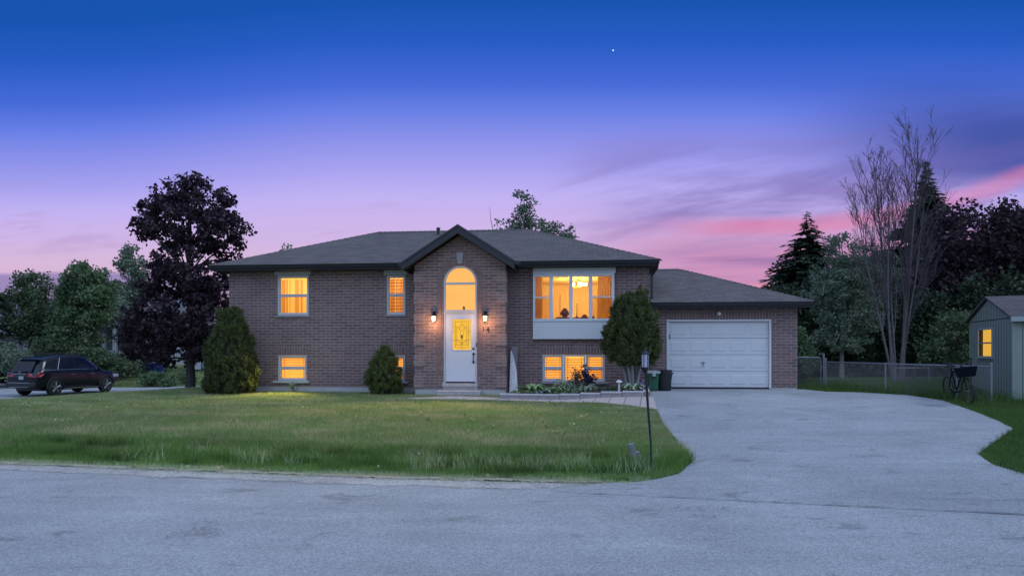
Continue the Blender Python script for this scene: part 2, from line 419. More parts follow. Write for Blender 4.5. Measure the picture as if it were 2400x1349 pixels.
def ground_mat():
    M = bpy.data.materials.new('lawn_ground'); M.use_nodes = True; t = NT(M.node_tree); p = t.n['Principled BSDF']
    oc = t.new('ShaderNodeTexCoord').outputs['Object']
    c = t.mix(t.noise(oc, 1.3, 6, .6), (.08,.125,.035,1), (.16,.21,.06,1))
    c = t.mix(t.step(t.noise(oc, .55, 6, .65), .5, .68, 0., .6), c, (.27,.24,.12,1))
    f = t.m('ADD', .6, t.m('MULTIPLY', t.noise(oc, 40., 3, .7), .8))
    t.put(p.inputs['Base Color'], t.mix(1., c, t.xyz(f, f, f), 'MULTIPLY')); p.inputs['Roughness'].default_value = 1.; p.inputs['Specular IOR Level'].default_value = .1
    bn = t.new('ShaderNodeBump'); bn.inputs['Strength'].default_value = .8; bn.inputs['Distance'].default_value = .05
    t.put(bn.inputs['Height'], t.noise(oc, 18., 5, .7)); t.l.new(bn.outputs[0], p.inputs['Normal'])
    return M
gx = np.unique(np.concatenate([np.linspace(-900,-60,8), np.linspace(-60,-28,20), np.arange(-28,16,.3), np.linspace(16,60,30), np.linspace(60,900,8)]))
gy = np.unique(np.concatenate([np.linspace(-300,-8,6), np.arange(-8,8,2.), np.arange(8,24,.22), np.arange(24,52,.6), np.linspace(52,120,14), np.linspace(120,1500,8)]))
GX, GY = np.meshgrid(gx, gy); GZ = height(GX, GY)-.002
nx, ny = len(gx), len(gy)
idx = np.arange(nx*ny).reshape(ny, nx)
F = np.stack([idx[:-1,:-1], idx[:-1,1:], idx[1:,1:], idx[1:,:-1]], -1).reshape(-1, 4)
tag(np_obj('ground', np.stack([GX, GY, GZ], -1), F, ground_mat(), smooth=True), kind='structure')

ASPH = asphalt_mat('road_asphalt', (.305,.305,.315), dirt=(.37,.355,.345))
DRIVE = asphalt_mat('driveway_asphalt', (.295,.297,.308), streak=True, dirt=(.36,.35,.345), scale=.9)
GRAVEL = asphalt_mat('gravel_shoulder', (.37,.345,.325), streak=True, dirt=(.34,.315,.25), scale=.6)
def fade_edges(M, name, w=.35):
    """loose dirt thins out towards the edges of its strip (attribute fade: 0 at the edge, 1 inside)"""
    M = M.copy(); M.name = name; t = NT(M.node_tree); out = [n for n in t.n if n.type == 'OUTPUT_MATERIAL'][0]; p = [n for n in t.n if n.type == 'BSDF_PRINCIPLED'][0]
    at = t.new('ShaderNodeAttribute'); at.attribute_name = 'fade'; oc = t.new('ShaderNodeTexCoord').outputs['Object']
    n = t.m('ADD', t.m('MULTIPLY', t.noise(oc, 2.2, 8, .75), .9), t.m('MULTIPLY', t.noise(oc, 34., 5, .8), .7))
    f = t.step(t.m('ADD', at.outputs['Fac'], t.m('MULTIPLY', t.m('SUBTRACT', n, .80), 2.6)), .60, .64)
    tr = t.new('ShaderNodeBsdfTransparent'); mx = t.new('ShaderNodeMixShader'); t.put(mx.inputs[0], f); t.l.new(tr.outputs[0], mx.inputs[1]); t.l.new(p.outputs[0], mx.inputs[2]); t.l.new(mx.outputs[0], out.inputs[0])
    return M
SHOULDER = fade_edges(GRAVEL, 'dirt_shoulder')
VERGE_DIRT = fade_edges(asphalt_mat('verge_dirt_base', (.33,.295,.235), streak=True, dirt=(.26,.24,.16), scale=.5), 'verge_dirt')
rs = np.random.RandomState(5)
def strip(name, A, B, n, mcols, off, material, jitter=0., fade=False):
    def res(P, n):
        P = np.array(P, float); L = np.r_[0, np.cumsum(np.hypot(*np.diff(P, axis=0).T))]
        s = np.linspace(0, L[-1], n); return np.stack([np.interp(s, L, P[:,0]), np.interp(s, L, P[:,1])], -1)
    a_, b_ = res(A, n), res(B, n)
    if jitter:
        for q in (a_, b_):
            q += np.array([[mnoise.noise(Vector((x*1.7, y*1.7, 2)))*jitter+mnoise.noise(Vector((x*6, y*6, 5)))*jitter*.6, mnoise.noise(Vector((x*1.7, y*1.7, 9)))*jitter+mnoise.noise(Vector((x*7, y*7, 1)))*jitter*.6] for x, y in q])
    tt = np.linspace(0, 1, mcols)[None,:,None]
    P = a_[:,None]*(1-tt)+b_[:,None]*tt
    V = np.concatenate([P, (height(P[...,0], P[...,1])+off)[...,None]], -1)
    ii = np.arange(n*mcols).reshape(n, mcols)
    Fc = np.stack([ii[:-1,:-1], ii[:-1,1:], ii[1:,1:], ii[1:,:-1]], -1).reshape(-1, 4)
    o = np_obj(name, V, Fc, material, smooth=True)
    if fade:
        cc = np.linspace(0, 1, mcols); fv = np.tile(np.minimum(1, 2.6*np.minimum(cc, 1-cc)) if fade is True else np.ones(mcols), n).astype(np.float32)
        en = np.minimum(1, np.minimum(np.arange(n), n-1-np.arange(n))/14.) if fade is True else np.minimum(2., np.arange(n)/5.); fv *= np.repeat(en, mcols).astype(np.float32)
        o.data.attributes.new('fade', 'FLOAT', 'POINT').data.foreach_set('value', fv)
    return o
xs = np.arange(-60, 60.01, .25)
tag(strip('road', [(x, -7.) for x in xs], [(x, float(edge(x))-.12) for x in xs], 480, 12, .006, ASPH, 0.), kind='structure')
tag(strip('road_shoulder', [(x, float(edge(x))-.75) for x in xs if -30 < x < 1.9], [(x, float(edge(x))+.12) for x in xs if -30 < x < 1.9], 260, 12, .009, SHOULDER, 0, True), kind='structure')
tag(strip('verge_dirt', [(x, float(edge(x))-.30) for x in xs if -30 < x < 2.2], [(x, float(edge(x))+.55) for x in xs if -30 < x < 2.2], 260, 12, .012, VERGE_DIRT, 0, True), kind='structure')
tag(strip('driveway', DRIVE_L, DRIVE_R, 110, 50, np.interp(np.arange(110), [0, 4, 14], [.008, .009, .014])[:,None], DRIVE, .03), kind='structure')
tag(strip('far_verge', [(x, -9.) for x in xs], [(x, -6.9) for x in xs], 100, 4, .02, MATS['gravel_shoulder'], .1), kind='structure')
sv_ = MB(); sv_.add([(x, y, -.472) for x, y in STREET], [tuple(range(len(STREET)))])
so_ = sv_.build('side_street', ASPH); 
import bmesh
bm = bmesh.new(); bm.from_mesh(so_.data); bmesh.ops.triangulate(bm, faces=bm.faces)
for f in bm.faces:
    if f.normal.z < 0: f.normal_flip()
bm.to_mesh(so_.data); bm.free()
tag(so_, kind='structure')
# cracks in the asphalt
def crack(pts, w, seed):
    rr = random.Random(seed); out = []
    for i in range(len(pts)-1):
        for k in range(14):
            q = k/14; out.append((pts[i][0]*(1-q)+pts[i+1][0]*q, pts[i][1]*(1-q)+pts[i+1][1]*q))
    out.append(pts[-1]); vs, fs = [], []
    for i, (x, y) in enumerate(out):
        x += rr.uniform(-.02,.02); y += rr.uniform(-.012,.012)+.03*mnoise.noise(Vector((x*1.6, seed, 0))); ww = w*max(.04, rr.uniform(-.15,1.)+.55*mnoise.noise(Vector((x*1.1, y, seed))))
        z = hz(x, y)+.021
        vs += [(x, y-ww/2, z), (x, y+ww/2, z)]
        if i: fs.append((2*i-2, 2*i, 2*i+1, 2*i-1))
    return vs, fs
CR = mat('crack_tar', (.085,.085,.09), .9, var=.3, vscale=20)
cm = MB()
def gp(px, py, z=0.): Y = (CAMZ-z)*1600/(py-815); return ((px-1200)/1600*Y, Y)
cm.add(*crack([(.5,8.30),(2.0,7.945),(3.4,7.61)], .022, 1)); cm.add(*crack([(3.4,7.61),(5.2,7.18),(7.2,6.70),(9.1,6.245)], .03, 2))
cm.add(*crack([gp(2150,1170), gp(2480,1176)], .010, 3)); cm.add(*crack([gp(2280,1212), gp(2345,1240), gp(2460,1290)], .026, 4))
cm.add(*crack([gp(2100,1085), gp(2260,1128), gp(2390,1178)], .012, 6))
tag(cm.build('road_crack', CR), kind='structure')

st2 = MB(); rr = random.Random(12)
for (x, y, r) in ((5.3,16.2,.34),(5.9,15.2,.22),(7.4,14.1,.28),(6.3,18.3,.30),(4.6,12.6,.22),(7.9,17.0,.2),(2.2,7.2,.3),(-3.0,6.6,.35),(5.0,6.3,.3)):
    for j in range(3):
        cx, cy, q = x+rr.uniform(-.5,.5)*r*2, y+rr.uniform(-.5,.5)*r*2, r*rr.uniform(.3,1.); z = hz(cx, cy)+.0225
        st2.add([(cx+q*(1+.35*mnoise.noise(Vector((math.cos(t_)*1.5, math.sin(t_)*1.5, cx))))*math.cos(t_), cy+.8*q*(1+.35*mnoise.noise(Vector((math.cos(t_)*1.5, math.sin(t_)*1.5, cx+5))))*math.sin(t_), z+j*.0008) for t_ in [2*PI*k/22 for k in range(22)]], [tuple(range(22))])
OIL = mat('oil_stain', (.10,.10,.105), .7); t = NT(OIL.node_tree); p = t.n['Principled BSDF']; ol = t.n['Material Output']
tr = t.new('ShaderNodeBsdfTransparent'); mx = t.new('ShaderNodeMixShader'); t.put(mx.inputs[0], t.step(t.noise(t.new('ShaderNodeTexCoord').outputs['Object'], 26., 6, .8), .56, .60, 0., .9)); t.l.new(tr.outputs[0], mx.inputs[1]); t.l.new(p.outputs[0], mx.inputs[2]); t.l.new(mx.outputs[0], ol.inputs[0])
tag(st2.build('road_stains', OIL), kind='structure')
# paved walkway
def paver_mat():
    M = bpy.data.materials.new('paver'); M.use_nodes = True; t = NT(M.node_tree); p = t.n['Principled BSDF']
    oc = t.new('ShaderNodeTexCoord').outputs['Object']; br = t.new('ShaderNodeTexBrick')
    mp = t.new('ShaderNodeMapping'); mp.inputs['Rotation'].default_value = (0, 0, R(12)); t.put(mp.inputs[0], oc); t.put(br.inputs['Vector'], mp.outputs[0])
    br.inputs['Scale'].default_value = 1.; br.inputs['Brick Width'].default_value = .40; br.inputs['Row Height'].default_value = .42; br.offset = .0
    br.inputs['Mortar Size'].default_value = .012; br.inputs['Color1'].default_value = (.46,.36,.32,1); br.inputs['Color2'].default_value = (.40,.33,.31,1); br.inputs['Mortar'].default_value = (.13,.12,.10,1)
    f = t.m('ADD', .7, t.m('MULTIPLY', t.noise(oc, 14., 5, .7), .6))
    t.put(p.inputs['Base Color'], t.mix(1., br.outputs[0], t.xyz(f, f, f), 'MULTIPLY')); p.inputs['Roughness'].default_value = .9
    return M
WALK_F = [(-3.0,18.85),(-1.6,18.75),(-.2,18.35),(1.2,17.75),(2.15,17.2),(2.8,16.4),(3.32,15.6)]
WALK_B = [(-2.75,19.45),(-1.6,20.0),(-.25,19.4),(1.2,18.9),(2.4,18.6),(3.3,18.35),(3.75,18.1)]
tag(strip('walkway', WALK_F, WALK_B, 60, 16, .022, paver_mat(), .02), kind='structure')

# ------------------------------------------------------------------ the house
HA = -R(6.0); HO = (0, 21.22)
def hw(u, v): return (HO[0]+u*math.cos(HA)-v*math.sin(HA), HO[1]+u*math.sin(HA)+v*math.cos(HA))
H = thing('brick_house', 'brown brick raised bungalow with grey hip roof, arched entry and attached garage', 'house', (HO[0], HO[1], 0), HA)

def holed(mb, u0, u1, z0, z1, v, holes, depth):
    us = sorted({u0, u1, *[h[0] for h in holes], *[h[1] for h in holes]}); zs = sorted({z0, z1, *[h[2] for h in holes], *[h[3] for h in holes]})
    for i in range(len(us)-1):
        for k in range(len(zs)-1):
            uc, zc = (us[i]+us[i+1])/2, (zs[k]+zs[k+1])/2
            if any(h[0] < uc < h[1] and h[2] < zc < h[3] for h in holes): continue
            mb.quad((us[i],v,zs[k]),(us[i+1],v,zs[k]),(us[i+1],v,zs[k+1]),(us[i],v,zs[k+1]))
    for a0, a1, b0, b1 in holes:
        mb.quad((a0,v,b0),(a0,v+depth,b0),(a0,v+depth,b1),(a0,v,b1)); mb.quad((a1,v,b0),(a1,v,b1),(a1,v+depth,b1),(a1,v+depth,b0))
        mb.quad((a0,v,b0),(a1,v,b0),(a1,v+depth,b0),(a0,v+depth,b0)); mb.quad((a0,v,b1),(a0,v+depth,b1),(a1,v+depth,b1),(a1,v,b1))

ML, MR, MT, FZ = -9.244, 4.205, 4.225, .52     # wall corners, top, top of foundation
MD = 7.62
W1 = (-7.61, -6.56, 2.80, 4.09); W2 = (-4.0, -3.39, 2.80, 4.06); W3 = (-7.59, -6.63, .70, 1.52); W4 = (-4.36, -3.40, .70, 1.52)
BAY = (.70, 3.10, 2.10, 4.2); BWN = (.942, 2.87, .72, 1.55)
mb = MB(); holed(mb, ML, MR, FZ, MT, 0, [W1, W2, W3, W4, BAY, BWN], .16)
mb.quad((ML,0,FZ),(ML,0,MT),(ML,MD,MT),(ML,MD,FZ)); mb.quad((MR,0,FZ),(MR,MD,FZ),(MR,MD,MT),(MR,0,MT)); mb.quad((ML,MD,FZ),(ML,MD,MT),(MR,MD,MT),(MR,MD,FZ))
mb.build('wall', BRICK, H, recalc=False)
fm = MB(); fm.box(ML+.012, .012, -.6, MR-.012, MD-.012, FZ-.001); fm.build('foundation', CONC, H)

# entry bay
EV, EL, ERt, EC = -.88, -2.866, -.099, -1.4825
PK, SLP = 5.14, .64
AU0, AU1, AZ0 = -1.99, -.96, .70; AR = (AU1-AU0)/2; AC = (AU0+AU1)/2; ASP = 4.235-AR
top = lambda u: PK-SLP*abs(u-EC)
eb = MB()
NA = 20; arc = [(AC-AR*math.cos(PI*i/NA), ASP+AR*math.sin(PI*i/NA)) for i in range(NA+1)]
eb.quad((EL,EV,FZ),(AU0,EV,FZ),(AU0,EV,ASP),(AU0,EV,top(AU0)),(EL,EV,top(EL)))
eb.quad((AU1,EV,FZ),(ERt,EV,FZ),(ERt,EV,top(ERt)),(AU1,EV,top(AU1)),(AU1,EV,ASP))
for i in range(NA):
    (ua, za), (ub, zb) = arc[i], arc[i+1]
    if ua < EC < ub: eb.quad((ua,EV,za),(ub,EV,zb),(ub,EV,top(ub)),(EC,EV,PK),(ua,EV,top(ua)))
    else: eb.quad((ua,EV,za),(ub,EV,zb),(ub,EV,top(ub)),(ua,EV,top(ua)))
    eb.quad((ua,EV,za),(ua,EV+.13,za),(ub,EV+.13,zb),(ub,EV,zb))
eb.quad((AU0,EV,FZ),(AU0,EV+.13,FZ),(AU0,EV+.13,ASP),(AU0,EV,ASP)); eb.quad((AU1,EV,FZ),(AU1,EV,ASP),(AU1,EV+.13,ASP),(AU1,EV+.13,FZ))
eb.quad((AU0,EV,FZ),(AU1,EV,FZ),(AU1,EV,AZ0),(AU0,EV,AZ0))
eb.quad((EL,EV,FZ),(EL,EV,top(EL)),(EL,-.002,top(EL)),(EL,-.002,FZ)); eb.quad((ERt,EV,FZ),(ERt,-.002,FZ),(ERt,-.002,top(ERt)),(ERt,EV,top(ERt)))
eb.build('entry_wall', BRICK, H, recalc=False)
fm = MB(); fm.box(EL+.012, EV+.012, -.6, ERt-.012, .005, FZ-.001); fm.build('entry_foundation', CONC, H)
# brick quoins standing slightly proud at the entry corners
for k in range(6):
    z0 = .56+k*.63
    for a0, a1 in ((EL-.014, EL+.30), (ERt-.30, ERt+.014)):
        qm = MB(); qm.box(a0-(.012 if a0 < -2 else 0), EV-.026, z0, a1+(.012 if a1 > -1 else 0), EV+.22, z0+.34); qm.build('quoin', QUOIN, H, bevel=.006)
# brick arch and its two legs
NV = 19; halves = (MB(), MB())
for i in range(NV):
    am = halves[i > NV//2]
    t0, t1 = PI*(i+.07)/NV, PI*(i+.93)/NV
    if abs((t0+t1)/2-PI/2) < .17: continue
    r0, r1 = AR+.045, AR+.19; P = lambda r, t: (AC-r*math.cos(t), ASP+r*math.sin(t))
    q = [P(r0,t0), P(r1,t0), P(r1,t1), P(r0,t1)]
    am.prism(q, EV-.012, EV+.004)
for am in halves: am.build('brick_arch', mat('arch_brick', (.21,.135,.118), .9, var=.4, vscale=7, bump=.4, bscale=70), H)
for sx in (-1, 1):
    bm_ = MB()
    for k in range(18):
        z1 = ASP-.02-k*.152
        if z1 < .95: break
        u = AC+sx*(AR+.115); bm_.box(u-.07, EV-.009, z1-.142, u+.07, EV+.004, z1)
    bm_.build('brick_border', MATS['arch_brick'], H)
km = MB(); km.prism([(AC-.072,4.27),(AC+.072,4.27),(AC+.118,4.62),(AC-.118,4.62)], EV-.05, EV+.01); km.build('keystone', KEYST, H, bevel=.008)

# gable roof over the entry
gm = MB(); GV0, GV1, HWD = -1.25, 2.15, 1.69
zt, th = 5.41, .05
for sx in (-1, 1):
    ue = EC+sx*HWD; ze = zt-SLP*HWD
    gm.add([(EC,GV0,zt),(ue,GV0,ze),(ue,GV1,ze),(EC,GV1,zt),(EC,GV0,zt-th),(ue,GV0,ze-th),(ue,GV1,ze-th),(EC,GV1,zt-th)],
           [(0,1,2,3),(4,7,6,5),(0,4,5,1),(1,5,6,2),(2,6,7,3)])
gm.build('gable_roof', SHINGLE, H)
gf = MB()
for sx in (-1, 1):
    ue = EC+sx*(HWD-.004); ze = zt-SLP*HWD-th-.002; zc = zt-th-.002
    gf.prism([(EC,zc),(ue,ze),(ue,ze-.22),(EC,zc-.22)], GV0-.035, GV0+.005)
    gf.prism([(EC,zc+.02),(ue,ze+.02),(ue,ze-.03),(EC,zc-.03)], GV0-.055, GV0-.036)
    a0, a1 = sorted((ue-sx*.03, ue)); gf.box(a0, GV0+.006, ze-.2, a1, 0, ze-.0)
gf.build('gable_fascia', FASCIA, H)
gs = MB()
for sx in (-1, 1):
    ue = EC+sx*(HWD-.03); ze = zt-SLP*HWD-.2; zc = zt-.2
    gs.quad((EC,GV0+.006,zc),(ue,GV0+.006,ze),(ue,0,ze),(EC,0,zc))
gs.build('gable_soffit', SOFFIT, H)
for sx in (-1, 1):      # short gutter ends of the gable
    ue = EC+sx*(HWD+.055); ze = zt-SLP*HWD-.02
    g = MB(); g.box(ue-.055, GV0-.03, ze-.12, ue+.055, -.5, ze); g.build('gutter', FASCIA, H, bevel=.02)

# main hip roof, fascia, gutter
def hip(name, u0, u1, v0, v1, ze, pitch, left_wall=None):
    q = (v1-v0)/2; zr = ze+pitch*q; m = MB(); t = .04
    ul = u0+q if left_wall is None else left_wall
    r0, r1 = (ul, v0+q, zr), (u1-q, v0+q, zr)
    m.add([(u0,v0,ze),(u1,v0,ze),(u1,v1,ze),(u0,v1,ze), r0, r1], [(0,1,5,4),(1,2,5),(2,3,4,5)] + ([(3,0,4)] if left_wall is None else []))
    m.build(name, SHINGLE, H)
    cap = MB()
    line = [((u1,v0,ze), r1), ((u1,v1,ze), r1), (r0, r1)] + ([((u0,v0,ze), r0), ((u0,v1,ze), r0)] if left_wall is None else [])
    for p0, p1 in line:
        n = 26
        for k in range(n):
            A = Vector(p0).lerp(Vector(p1), k/n); B = Vector(p0).lerp(Vector(p1), (k+1.12)/n if k < n-1 else 1)
            dirn = (B-A).normalized(); sd = dirn.cross(Vector((0,0,1))).normalized(); up = Vector((0,0,1))
            l = [A+sd*.13-up*.035, A+up*.028, A-sd*.13-up*.035]; r = [B+sd*.13-up*.045, B+up*.014, B-sd*.13-up*.045]
            cap.add(l+r, [(0,1,4,3),(1,2,5,4),(0,3,5,2)][:2])
    cap.build('ridge_cap', SHINGLE, H)
    return zr
EV0, EV1 = -.45, 8.05
hip('roof', -9.672, 4.475, EV0, EV1, 4.385, .4)
def eave_trim(u0, u1, v0, v1, ze, wall, left=True):
    f = MB(); f.box(u0+.03, v0+.03, ze-.17, u1-.03, v0+.055, ze-.012); f.box(u1-.055, v0+.056, ze-.17, u1-.03, v1-.03, ze-.012)
    if left: f.box(u0+.03, v0+.056, ze-.17, u0+.055, v1-.03, ze-.012)
    f.build('fascia', FASCIA, H)
    s = MB(); s.quad((u0+.056,v0+.056,ze-.155),(u1-.056,v0+.056,ze-.155),(u1-.056,v1-.056,ze-.155),(u0+.056,v1-.056,ze-.155)); s.build('soffit', SOFFIT, H)
def gutter(u0, u1, v0, ze):
    g = MB(); pr = [(0,-.115),(.07,-.115),(.10,-.02),(.115,-.005),(.10,-.005),(.088,-.02),(.0,-.02)]
    vs = [(u0, v0+.028-a_, ze+b_) for a_, b_ in pr]+[(u1, v0+.028-a_, ze+b_) for a_, b_ in pr]; n = len(pr)
    g.add(vs, [tuple(range(n)), tuple(range(2*n-1,n-1,-1))]+[(i,(i+1)%n,(i+1)%n+n,i+n) for i in range(n)])
    return g.build('gutter', mat('gutter_paint', (.022,.021,.026), .35), H)
eave_trim(-9.672, 4.475, EV0, EV1, 4.385, None)
gutter(-9.66, EC-HWD-.12, EV0, 4.385); gutter(EC+HWD+.12, 4.46, EV0, 4.385)
# downspouts
ds = MB(); ds.tube([(4.40,EV0+.03,4.27),(4.40,EV0+.06,4.15),(4.27,-.05,3.95),(4.27,-.05,3.2)], .038, 8); ds.build('downspout', FASCIA, H, smooth=True)
vp = MB(); vp.lathe([(.045,5.72),(.045,6.02),(.075,6.03),(.075,6.09),(.05,6.12)], (-3.03,3.25,0), 12); vp.build('vent_pipe', BLACK, H, smooth=True)

# garage
GV, GL, GR, GT = .10, MR+.002, 8.576, 2.965
GD = (4.73, 7.82, .50, 2.62)
mb = MB(); holed(mb, GL, GR, FZ+.05, GT, GV, [(GD[0],GD[1],FZ+.05,GD[3])], .16)
mb.quad((GR,GV,FZ+.05),(GR,6,FZ+.05),(GR,6,GT),(GR,GV,GT)); mb.quad((GL,6,FZ+.05),(GL,6,GT),(GR,6,GT),(GR,6,FZ+.05))
mb.build('garage_wall', BRICK, H, recalc=False)
fm = MB(); fm.box(GL, GV+.012, -.3, GD[0], 5.98, FZ+.049); fm.box(GD[1], GV+.012, -.3, GR-.012, 5.98, FZ+.049); fm.build('garage_foundation', CONC, H)
hip('garage_roof', 4.22, 8.92, -.35, 6.45, 3.12, .4, left_wall=4.22)
f = MB(); f.box(4.26, -.32, 2.95, 8.89, -.295, 3.108); f.box(8.865, -.294, 2.95, 8.89, 6.42, 3.108); f.build('garage_fascia', FASCIA, H)
s = MB(); s.quad((4.26,-.294,2.966),(8.864,-.294,2.966),(8.864,6.4,2.966),(4.26,6.4,2.966)); s.build('garage_soffit', SOFFIT, H)
gutter(4.27, 8.91, -.35, 3.12)
rv = MB(); rv.box(6.1, 3.6, 4.1, 6.45, 3.9, 4.36); rv.build('roof_vent', SHINGLE, H, bevel=.03)
# garage door: one part, sections and raised panels
gt = MB()
for (x0, z0, x1, z1) in ((GD[0]+.002, .535, GD[0]+.062, GD[3]-.062), (GD[1]-.062, .535, GD[1]-.002, GD[3]-.062), (GD[0]+.002, GD[3]-.06, GD[1]-.002, GD[3]-.002)):
    gt.box(x0, GV-.012, z0, x1, GV+.17, z1)
gt.build('garage_door_trim', WHITE, H, bevel=.006)
gd = MB(); d0, d1, dz0, dz1 = GD[0]+.064, GD[1]-.064, .545, GD[3]-.064; hs_ = (dz1-dz0)/4
for r_ in range(4):
    gd.box(d0, GV+.09, dz0+r_*hs_+.004, d1, GV+.14, dz0+(r_+1)*hs_-.004)
gdo = gd.build('garage_door', WHITE, H, bevel=.006)
gp_ = MB(); cw = (d1-d0)/5
for r_ in range(4):
    for c_ in range(5):
        x0, x1 = d0+c_*cw+.07, d0+(c_+1)*cw-.07; z0, z1 = dz0+r_*hs_+.10, dz0+(r_+1)*hs_-.10
        y0, y1, ins = GV+.089, GV+.078, .03
        gp_.add([(x0,y0,z0),(x1,y0,z0),(x1,y0,z1),(x0,y0,z1),(x0+ins,y1,z0+ins),(x1-ins,y1,z0+ins),(x1-ins,y1,z1-ins),(x0+ins,y1,z1-ins)],
                [(0,1,5,4),(1,2,6,5),(2,3,7,6),(3,0,4,7),(4,5,6,7)])
gp_.build('raised_panel', WHITE, gdo)
hd = MB(); hd.tube([(5.83,GV+.088,1.31),(5.83,GV+.055,1.31),(5.83,GV+.05,1.20)], .013, 6); hd.tube([(5.77,GV+.055,1.31),(5.83,GV+.055,1.32),(5.89,GV+.055,1.31)], .013, 6)
hd.build('handle', mat('steel', (.3,.3,.3), .35, metal=.9), gdo, smooth=True)
ws = MB(); ws.box(d0, GV+.075, .512, d1, GV+.15, .544); ws.build('weather_strip', BLACK, gdo)
sl_ = MB(); sl_.box(4.82, GV+.075, 2.02, 4.85, GV+.0895, 2.17); sl_.build('latch', mat('latch_grey', (.1,.1,.11), .5), gdo)
gl_ = MB(); gl_.lathe([(.055,0),(.055,-.03)], (6.28,GV,2.80), 14, 'y'); gl_.sphere((6.28,GV-.075,2.79), .06, 14, 10)
gl_.build('garage_light', mat('globe_white', (.7,.7,.68), .3), H, smooth=True)
# soldier courses
for (u0, u1, z0, z1, v) in ((-7.62,-6.6,1.545,1.79,0), (-4.38,-3.38,1.545,1.79,0), (.92,2.90,1.565,1.81,0), (4.69,7.86,2.65,2.875,GV)):
    l = MB(); l.box(u0, v-.005, z0, u1, v+.003, z1); l.build('brick_lintel', SOLDIER, H)

# windows -------------------------------------------------------------
def window_glow(wo, u, v, z, energy, aim):  # unseen spot added behind the pane to throw a warm glow on the lawn
    l = bpy.data.lights.new('added_glow_spot', 'SPOT'); o = bpy.data.objects.new('added_glow_spot', l); C.objects.link(o); o.parent = wo; o.location = (u, v, z)
    l.energy = energy; l.color = (1., .78, .20); l.spot_size = R(95); l.spot_blend = .8; l.shadow_soft_size = .02
    o.rotation_euler = (Vector((u, v, z))-Vector(aim)).to_track_quat('Z', 'Y').to_euler()
def ring(m, u0, u1, z0, z1, w, v0, v1, wb=None):
    wb = wb or w
    m.box(u0, v0, z0, u0+w, v1, z1); m.box(u1-w, v0, z0, u1, v1, z1); m.box(u0+w, v0, z0, u1-w, v1, z0+wb); m.box(u0+w, v0, z1-w, u1-w, v1, z1)
def window(o, v=0., w=.06, sash=True, style='curtain', lit=LIT, screen=True, sill='trim', parent=None):
    u0, u1, z0, z1 = o; m = MB(); e = .003
    ring(m, u0+e, u1-e, z0+e, z1-e, w, v+.012, v+.11)
    zm = (z0+z1)/2
    wo = m.build('window', GREYTRIM, parent or H, bevel=.006)
    if sash:
        r = MB(); r.box(u0+w+.001, v+.03, zm-.022, u1-w-.001, v+.085, zm+.022); ring(r, u0+w+.001, u1-w-.001, z0+w+.001, zm-.023, .028, v+.04, v+.08)
        ring(r, u0+w+.001, u1-w-.001, zm+.023, z1-w-.001, .024, v+.06, v+.095); r.build('sash', GREYTRIM, wo)
    g = MB(); g.quad((u0+w,v+.07,z0+w),(u1-w,v+.07,z0+w),(u1-w,v+.07,z1-w),(u0+w,v+.07,z1-w)); g.build('pane', GLASS, wo)
    if screen and sash:
        g = MB(); g.quad((u0+w,v+.05,z0+w),(u1-w,v+.05,z0+w),(u1-w,v+.05,zm),(u0+w,v+.05,zm)); g.build('insect_screen', SCREEN, wo)
    L = MB(); L.quad((u0-.05,v+.42,z0-.1),(u1+.05,v+.42,z0-.1),(u1+.05,v+.42,z1+.1),(u0-.05,v+.42,z1+.1)); L.build('lit_room_wall', lit, wo)
    bx = MB(); 
    bx.quad((u0-.05,v+.161,z0-.1),(u0-.05,v+.42,z0-.1),(u0-.05,v+.42,z1+.1),(u0-.05,v+.161,z1+.1)); bx.quad((u1+.05,v+.161,z0-.1),(u1+.05,v+.42,z0-.1),(u1+.05,v+.42,z1+.1),(u1+.05,v+.161,z1+.1))
    bx.quad((u0-.05,v+.161,z1+.1),(u1+.05,v+.161,z1+.1),(u1+.05,v+.42,z1+.1),(u0-.05,v+.42,z1+.1)); bx.quad((u0-.05,v+.161,z0-.1),(u1+.05,v+.161,z0-.1),(u1+.05,v+.42,z0-.1),(u0-.05,v+.42,z0-.1))
    bx.build('window_reveal', mat('warm_plaster', (.7,.5,.25), .8), wo)
    rr = random.Random(int(u0*100))
    if style in ('curtain', 'sheer'):
        c = MB(); spans = [(0,.12),(.16,.20),(.27,.30),(.46,.62),(.67,.75)] if style == 'curtain' else [(.0,.3),(.36,.52),(.6,.95)]
        for s0, s1 in spans:
            n = max(4, int((s1-s0)*44)); pts = []
            for k in range(n+1):
                q = s0+(s1-s0)*k/n; pts.append((u0+w+q*(u1-u0-2*w), v+.22+.02*math.sin(q*70)+rr.uniform(-.004,.004)))
            for k in range(n): c.quad((*pts[k], z0+.02),(*pts[k+1], z0+.02),(*pts[k+1], z1-.12),(*pts[k], z1-.12))
        c.build('curtain', CURTAIN, wo)
    if style in ('blind', 'sheer', 'halfblind', 'lace'):
        c = MB(); n = int((z1-z0-2*w)/.052)
        for k in range(n):
            z = z0+w+.03+k*.052
            if style == 'halfblind' and z < zm: continue
            if style == 'sheer' and k % 2: continue
            c.obox(((u0+u1)/2, v+.16, z), (u1-u0-2*w-.01, .040, .003), Matrix.Rotation(R(38), 3, 'X'))
        for q in ((.12,.88) if style != 'sheer' else (.3,.6)):
            uu = u0+w+q*(u1-u0-2*w); c.box(uu-.008, v+.135, z0+w, uu+.008, v+.138, z1-w)
        c.build('blind', BLIND, wo)
    if sill == 'trim':
        s = MB(); s.box(u0-.06, v-.045, z0-.055, u1+.06, v+.0, z0-.002); s.build('sill', KEYST, wo, bevel=.006)
    elif sill == 'stone':
        s = MB(); s.box(u0-.14, v-.075, z0-.065, u1+.10, v+.0, z0-.004); s.build('sill', mat('pale_stone', (.5,.49,.48), .9, var=.25, vscale=14), wo, bevel=.008)
    return wo
